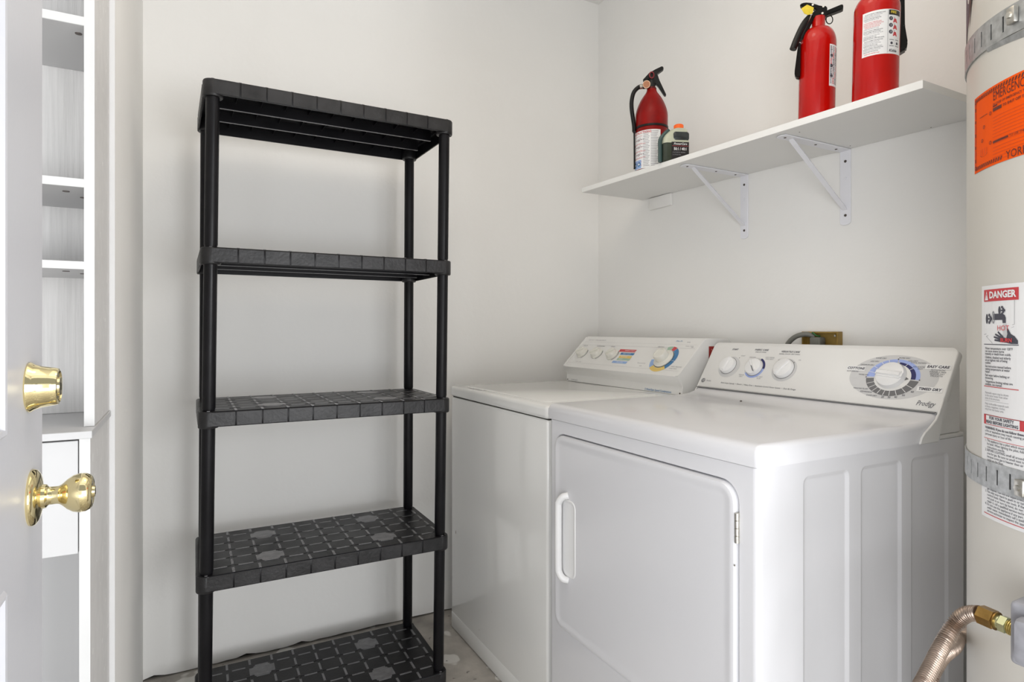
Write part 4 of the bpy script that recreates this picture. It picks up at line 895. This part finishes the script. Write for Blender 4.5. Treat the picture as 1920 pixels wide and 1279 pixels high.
dc.text('FOR YOUR SAFETY', sb_(.0460), zf-.0042, .0062, ink, 4, sx=D*.9, align='CENTER', bold=.03); dc.text('READ BEFORE LIGHTING', sb_(.0460), zf-.0103, .0062, ink, 4, sx=D*.9, align='CENTER', bold=.03)
dc.frame(sb_(.0075), X2, .8530, zf, .0011, redp, 2, 20)
body = ['WARNING: If you do not follow these instructions exactly,', 'a fire or explosion may result causing property damage,', 'personal injury or loss of life.', '', '1. This appliance has a pilot which must be lighted', '    by hand. When lighting the pilot, follow these', '    instructions exactly.', '2. BEFORE LIGHTING smell all around the appliance', '    area for gas. Be sure to smell next to the floor', '    because some gas is heavier than air and will', '    settle on the floor.', 'WHAT TO DO IF YOU SMELL GAS', '    Do not try to light any appliance.', '', '', '', '', '', '', '    gas supplier, call the fire department.', '3. Use only your hand to push in or turn the gas', '    control knob. Never use tools. If the knob will', '    not push in or turn by hand, do not try to', '    repair it, call a qualified service technician.', '4. Do not use this appliance if any part has been', '    under water. Immediately call a qualified', '    service technician to inspect the appliance.']
for i, s in enumerate(body):
    zz = zf-.0195-i*.0047
    if s: dc.text(s, sb_(.0105), zz, .0050, redp if 'SMELL GAS' in s else ink, 2, sx=D*.93, bold=.03 if 'SMELL GAS' in s or 'WARN' in s else .006)
dc.rect(sb_(.0075), X2, zf-.0355, zf-.0348, redp, 2, 20)
dc.build('danger_label', wh, 'white DANGER and safety label with red headings')
# dark torn label at the far edge, top
dc = Decal(mph, .0008); dk = M('dark_purple_wrap', (0.10, 0.065, 0.085), 0.5, noise=(90, 0.6, 6)); dk2 = M('dark_brown_wrap', (0.07, 0.02, 0.012), 0.5)
dc.poly([(112, 1.579), (117.0, 1.579), (121.0, 1.600), (127.5, 1.640), (129.5, 1.70), (129.5, 1.90), (112, 1.90)], [(0, 1, 2, 6), (2, 3, 4, 5, 6)], dk, 1)
dc.poly([(124.5, 1.603), (126.5, 1.612), (129.5, 1.645), (130.2, 1.70), (127.2, 1.70), (127.0, 1.645)], [tuple(range(6))], dk2, 2)
dc.build('dark_sticker', wh, 'dark torn sticker at the far edge near the top')
# gas control valve
g = G(); g.box(-.772, -.690, -1.960, -1.8985, .712, .790, valve_m, .006, 3); g.box(-.80, -.772, -1.955, -1.912, .725, .78, valve_m, .008, 2); g.build('gas_valve', None, wh)

# ------------------------------------------------------------------ gas line
gl = thing('gas_line', 'ribbed bronze-coloured flexible gas hose with brass fittings at the water heater valve', 'gas hose', (-.80, -1.85, .62))
A = Vector((-.7497, -1.8985, .7474)); Bf = Vector((-.7450, -1.857, .7491)); dd = (Bf-A).normalized()
def hexp(p, q, r, m, g, rot=0.25, bev=.0012):
    L = (q-p).length; mt = Matrix.Translation(p) @ (q-p).to_track_quat('Z', 'Y').to_matrix().to_4x4() @ Matrix.Rotation(rot, 4, 'Z'); g.lathe([(r-bev*1.3, 0), (r, bev), (r, L-bev), (r-bev*1.3, L)], mt, m, 6)
g = G(); g.cyl(A-dd*.002, A+dd*.009, .0094, m=brass4, n=24)
for k in range(4): g.lathe([(.0094, 0), (.0102, .0007), (.0094, .0014)], Matrix.Translation(A+dd*(.0008+k*.0022)) @ dd.to_track_quat('Z', 'Y').to_matrix().to_4x4(), brass4, 24)
g.build('threaded_nipple', None, gl)
g = G(); hexp(A+dd*.009, A+dd*.0195, .0112, brass3, g); g.cyl(A+dd*.0195, A+dd*.0235, .0088, m=brass3, n=20); g.build('flare_fitting', None, gl, label='pale greenish hex fitting', ang=20)
g = G(); hexp(A+dd*.0235, A+dd*.0450, .0128, brass2, g, .1, .002); g.cyl(A+dd*.0225, A+dd*.0240, .0118, m=brass2, n=24); g.build('flare_nut', None, gl, label='aged brown brass hex nut', ang=20)
E_ = A+dd*.0440
path = [tuple(E_), (-.7426, -1.8470, .7460), (-.7413, -1.8378, .7404), (-.7415, -1.8290, .7299), (-.7492, -1.8235, .7160), (-.7692, -1.8228, .7003), (-.8023, -1.8277, .6859), (-.8349, -1.8329, .6721), (-.8663, -1.8387, .6563), (-.890, -1.846, .60), (-.905, -1.855, .50), (-.885, -1.862, .40), (-.840, -1.850, .36), (-.795, -1.825, .41), (-.760, -1.803, .50), (-.7330, -1.789, .575), (-.7130, -1.7795, .6135), (-.6834, -1.7781, .6380), (-.6325, -1.7714, .6400), (-.585, -1.752, .632), (-.53, -1.722, .612), (-.46, -1.700, .58), (-.36, -1.693, .57), (-.30, -1.700, .42), (-.30, -1.700, .02)]
g = G(); g.tube(path, .0092, hose_m, 16, corr=(.0036, .0011)); g.build('corrugated_hose', None, gl, ang=80)

# ------------------------------------------------------------------ open door with brass locks
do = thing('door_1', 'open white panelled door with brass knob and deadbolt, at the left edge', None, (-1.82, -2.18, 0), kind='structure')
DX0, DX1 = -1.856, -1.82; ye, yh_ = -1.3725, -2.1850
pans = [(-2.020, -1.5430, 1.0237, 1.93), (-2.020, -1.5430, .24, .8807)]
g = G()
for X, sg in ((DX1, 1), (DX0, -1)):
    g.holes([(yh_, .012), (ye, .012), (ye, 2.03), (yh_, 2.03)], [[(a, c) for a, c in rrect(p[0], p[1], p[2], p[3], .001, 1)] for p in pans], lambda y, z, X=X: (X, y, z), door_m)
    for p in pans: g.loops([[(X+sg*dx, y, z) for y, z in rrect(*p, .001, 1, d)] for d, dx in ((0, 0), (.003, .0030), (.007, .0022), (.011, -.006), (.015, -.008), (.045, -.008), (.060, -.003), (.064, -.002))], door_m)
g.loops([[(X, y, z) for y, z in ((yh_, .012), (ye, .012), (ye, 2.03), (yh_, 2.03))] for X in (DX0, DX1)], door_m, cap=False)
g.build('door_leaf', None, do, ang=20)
def xm(y, z): return Matrix.Translation((DX1, y, z)) @ Matrix.Rotation(PI/2, 4, 'Y')
ky, kz = -1.4305, .9400
g = G(); g.lathe([(.0305, 0), (.0310, .002), (.0295, .005), (.0250, .0075), (.0200, .0085), (.0135, .010), (.0128, .0135), (.0105, .0150), (.0098, .0165), (.0098, .0240), (.0105, .0260), (.0125, .0285), (.0170, .0330), (.0205, .0385), (.0218, .0445), (.0212, .0500), (.0192, .0540), (.0165, .0560), (.0145, .0565), (.0125, .0555), (.0070, .0560), (.0060, .0585), (0, .0588)], xm(ky, kz), brass, 48)
kb = g.build('door_knob', None, do, label='polished brass round door knob')
g = G(); g.lathe([(.0006, .0586), (.0008, .0590), (0, .0592)], xm(ky, kz), dark_m, 12); g.box(DX1+.0586, DX1+.0590, ky-.0005, ky+.0005, kz-.0035, kz+.0035, dark_m); g.build('keyhole', None, kb)
by, bz = -1.4440, 1.0625
g = G(); g.lathe([(.0262, 0), (.0272, .0015), (.0268, .003), (.0245, .006), (.0225, .012), (.0212, .020), (.0203, .0250), (.0195, .0268), (.0175, .0274), (.0168, .0262), (.0105, .0262), (.0100, .0285), (0, .0288)], xm(by, bz), brass, 48)
bb = g.build('deadbolt', None, do, label='polished brass deadbolt cylinder')
g = G(); g.box(DX1+.0286, DX1+.0291, by-.0005, by+.0005, bz-.004, bz+.004, dark_m); g.build('keyhole', None, bb)

# ------------------------------------------------------------------ tall cabinet behind the door
XS = -1.7993; BL = -2.42; TH_ = .0134
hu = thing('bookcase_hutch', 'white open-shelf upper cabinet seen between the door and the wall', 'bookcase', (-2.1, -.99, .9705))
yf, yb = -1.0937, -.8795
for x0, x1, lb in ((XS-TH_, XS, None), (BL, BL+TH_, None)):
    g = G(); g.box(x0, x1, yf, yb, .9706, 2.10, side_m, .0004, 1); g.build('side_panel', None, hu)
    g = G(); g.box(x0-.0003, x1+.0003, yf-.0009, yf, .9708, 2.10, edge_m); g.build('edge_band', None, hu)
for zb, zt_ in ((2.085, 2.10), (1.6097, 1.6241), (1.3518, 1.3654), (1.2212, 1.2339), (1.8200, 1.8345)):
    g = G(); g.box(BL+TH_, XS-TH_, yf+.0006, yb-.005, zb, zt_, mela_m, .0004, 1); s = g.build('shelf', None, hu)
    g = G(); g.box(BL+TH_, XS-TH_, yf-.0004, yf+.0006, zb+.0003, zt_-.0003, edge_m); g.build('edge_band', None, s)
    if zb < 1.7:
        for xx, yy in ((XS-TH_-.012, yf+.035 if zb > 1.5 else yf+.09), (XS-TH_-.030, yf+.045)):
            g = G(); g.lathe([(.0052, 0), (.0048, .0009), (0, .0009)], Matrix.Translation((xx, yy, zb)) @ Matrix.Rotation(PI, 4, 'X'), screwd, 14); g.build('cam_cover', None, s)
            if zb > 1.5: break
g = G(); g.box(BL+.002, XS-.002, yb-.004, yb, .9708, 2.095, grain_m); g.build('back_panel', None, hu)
bc = thing('base_cabinet', 'white base cabinet with drawer under the hutch, behind the brass knob', 'cabinet', (-2.1, -1.0, 0))
yf2 = -1.1431
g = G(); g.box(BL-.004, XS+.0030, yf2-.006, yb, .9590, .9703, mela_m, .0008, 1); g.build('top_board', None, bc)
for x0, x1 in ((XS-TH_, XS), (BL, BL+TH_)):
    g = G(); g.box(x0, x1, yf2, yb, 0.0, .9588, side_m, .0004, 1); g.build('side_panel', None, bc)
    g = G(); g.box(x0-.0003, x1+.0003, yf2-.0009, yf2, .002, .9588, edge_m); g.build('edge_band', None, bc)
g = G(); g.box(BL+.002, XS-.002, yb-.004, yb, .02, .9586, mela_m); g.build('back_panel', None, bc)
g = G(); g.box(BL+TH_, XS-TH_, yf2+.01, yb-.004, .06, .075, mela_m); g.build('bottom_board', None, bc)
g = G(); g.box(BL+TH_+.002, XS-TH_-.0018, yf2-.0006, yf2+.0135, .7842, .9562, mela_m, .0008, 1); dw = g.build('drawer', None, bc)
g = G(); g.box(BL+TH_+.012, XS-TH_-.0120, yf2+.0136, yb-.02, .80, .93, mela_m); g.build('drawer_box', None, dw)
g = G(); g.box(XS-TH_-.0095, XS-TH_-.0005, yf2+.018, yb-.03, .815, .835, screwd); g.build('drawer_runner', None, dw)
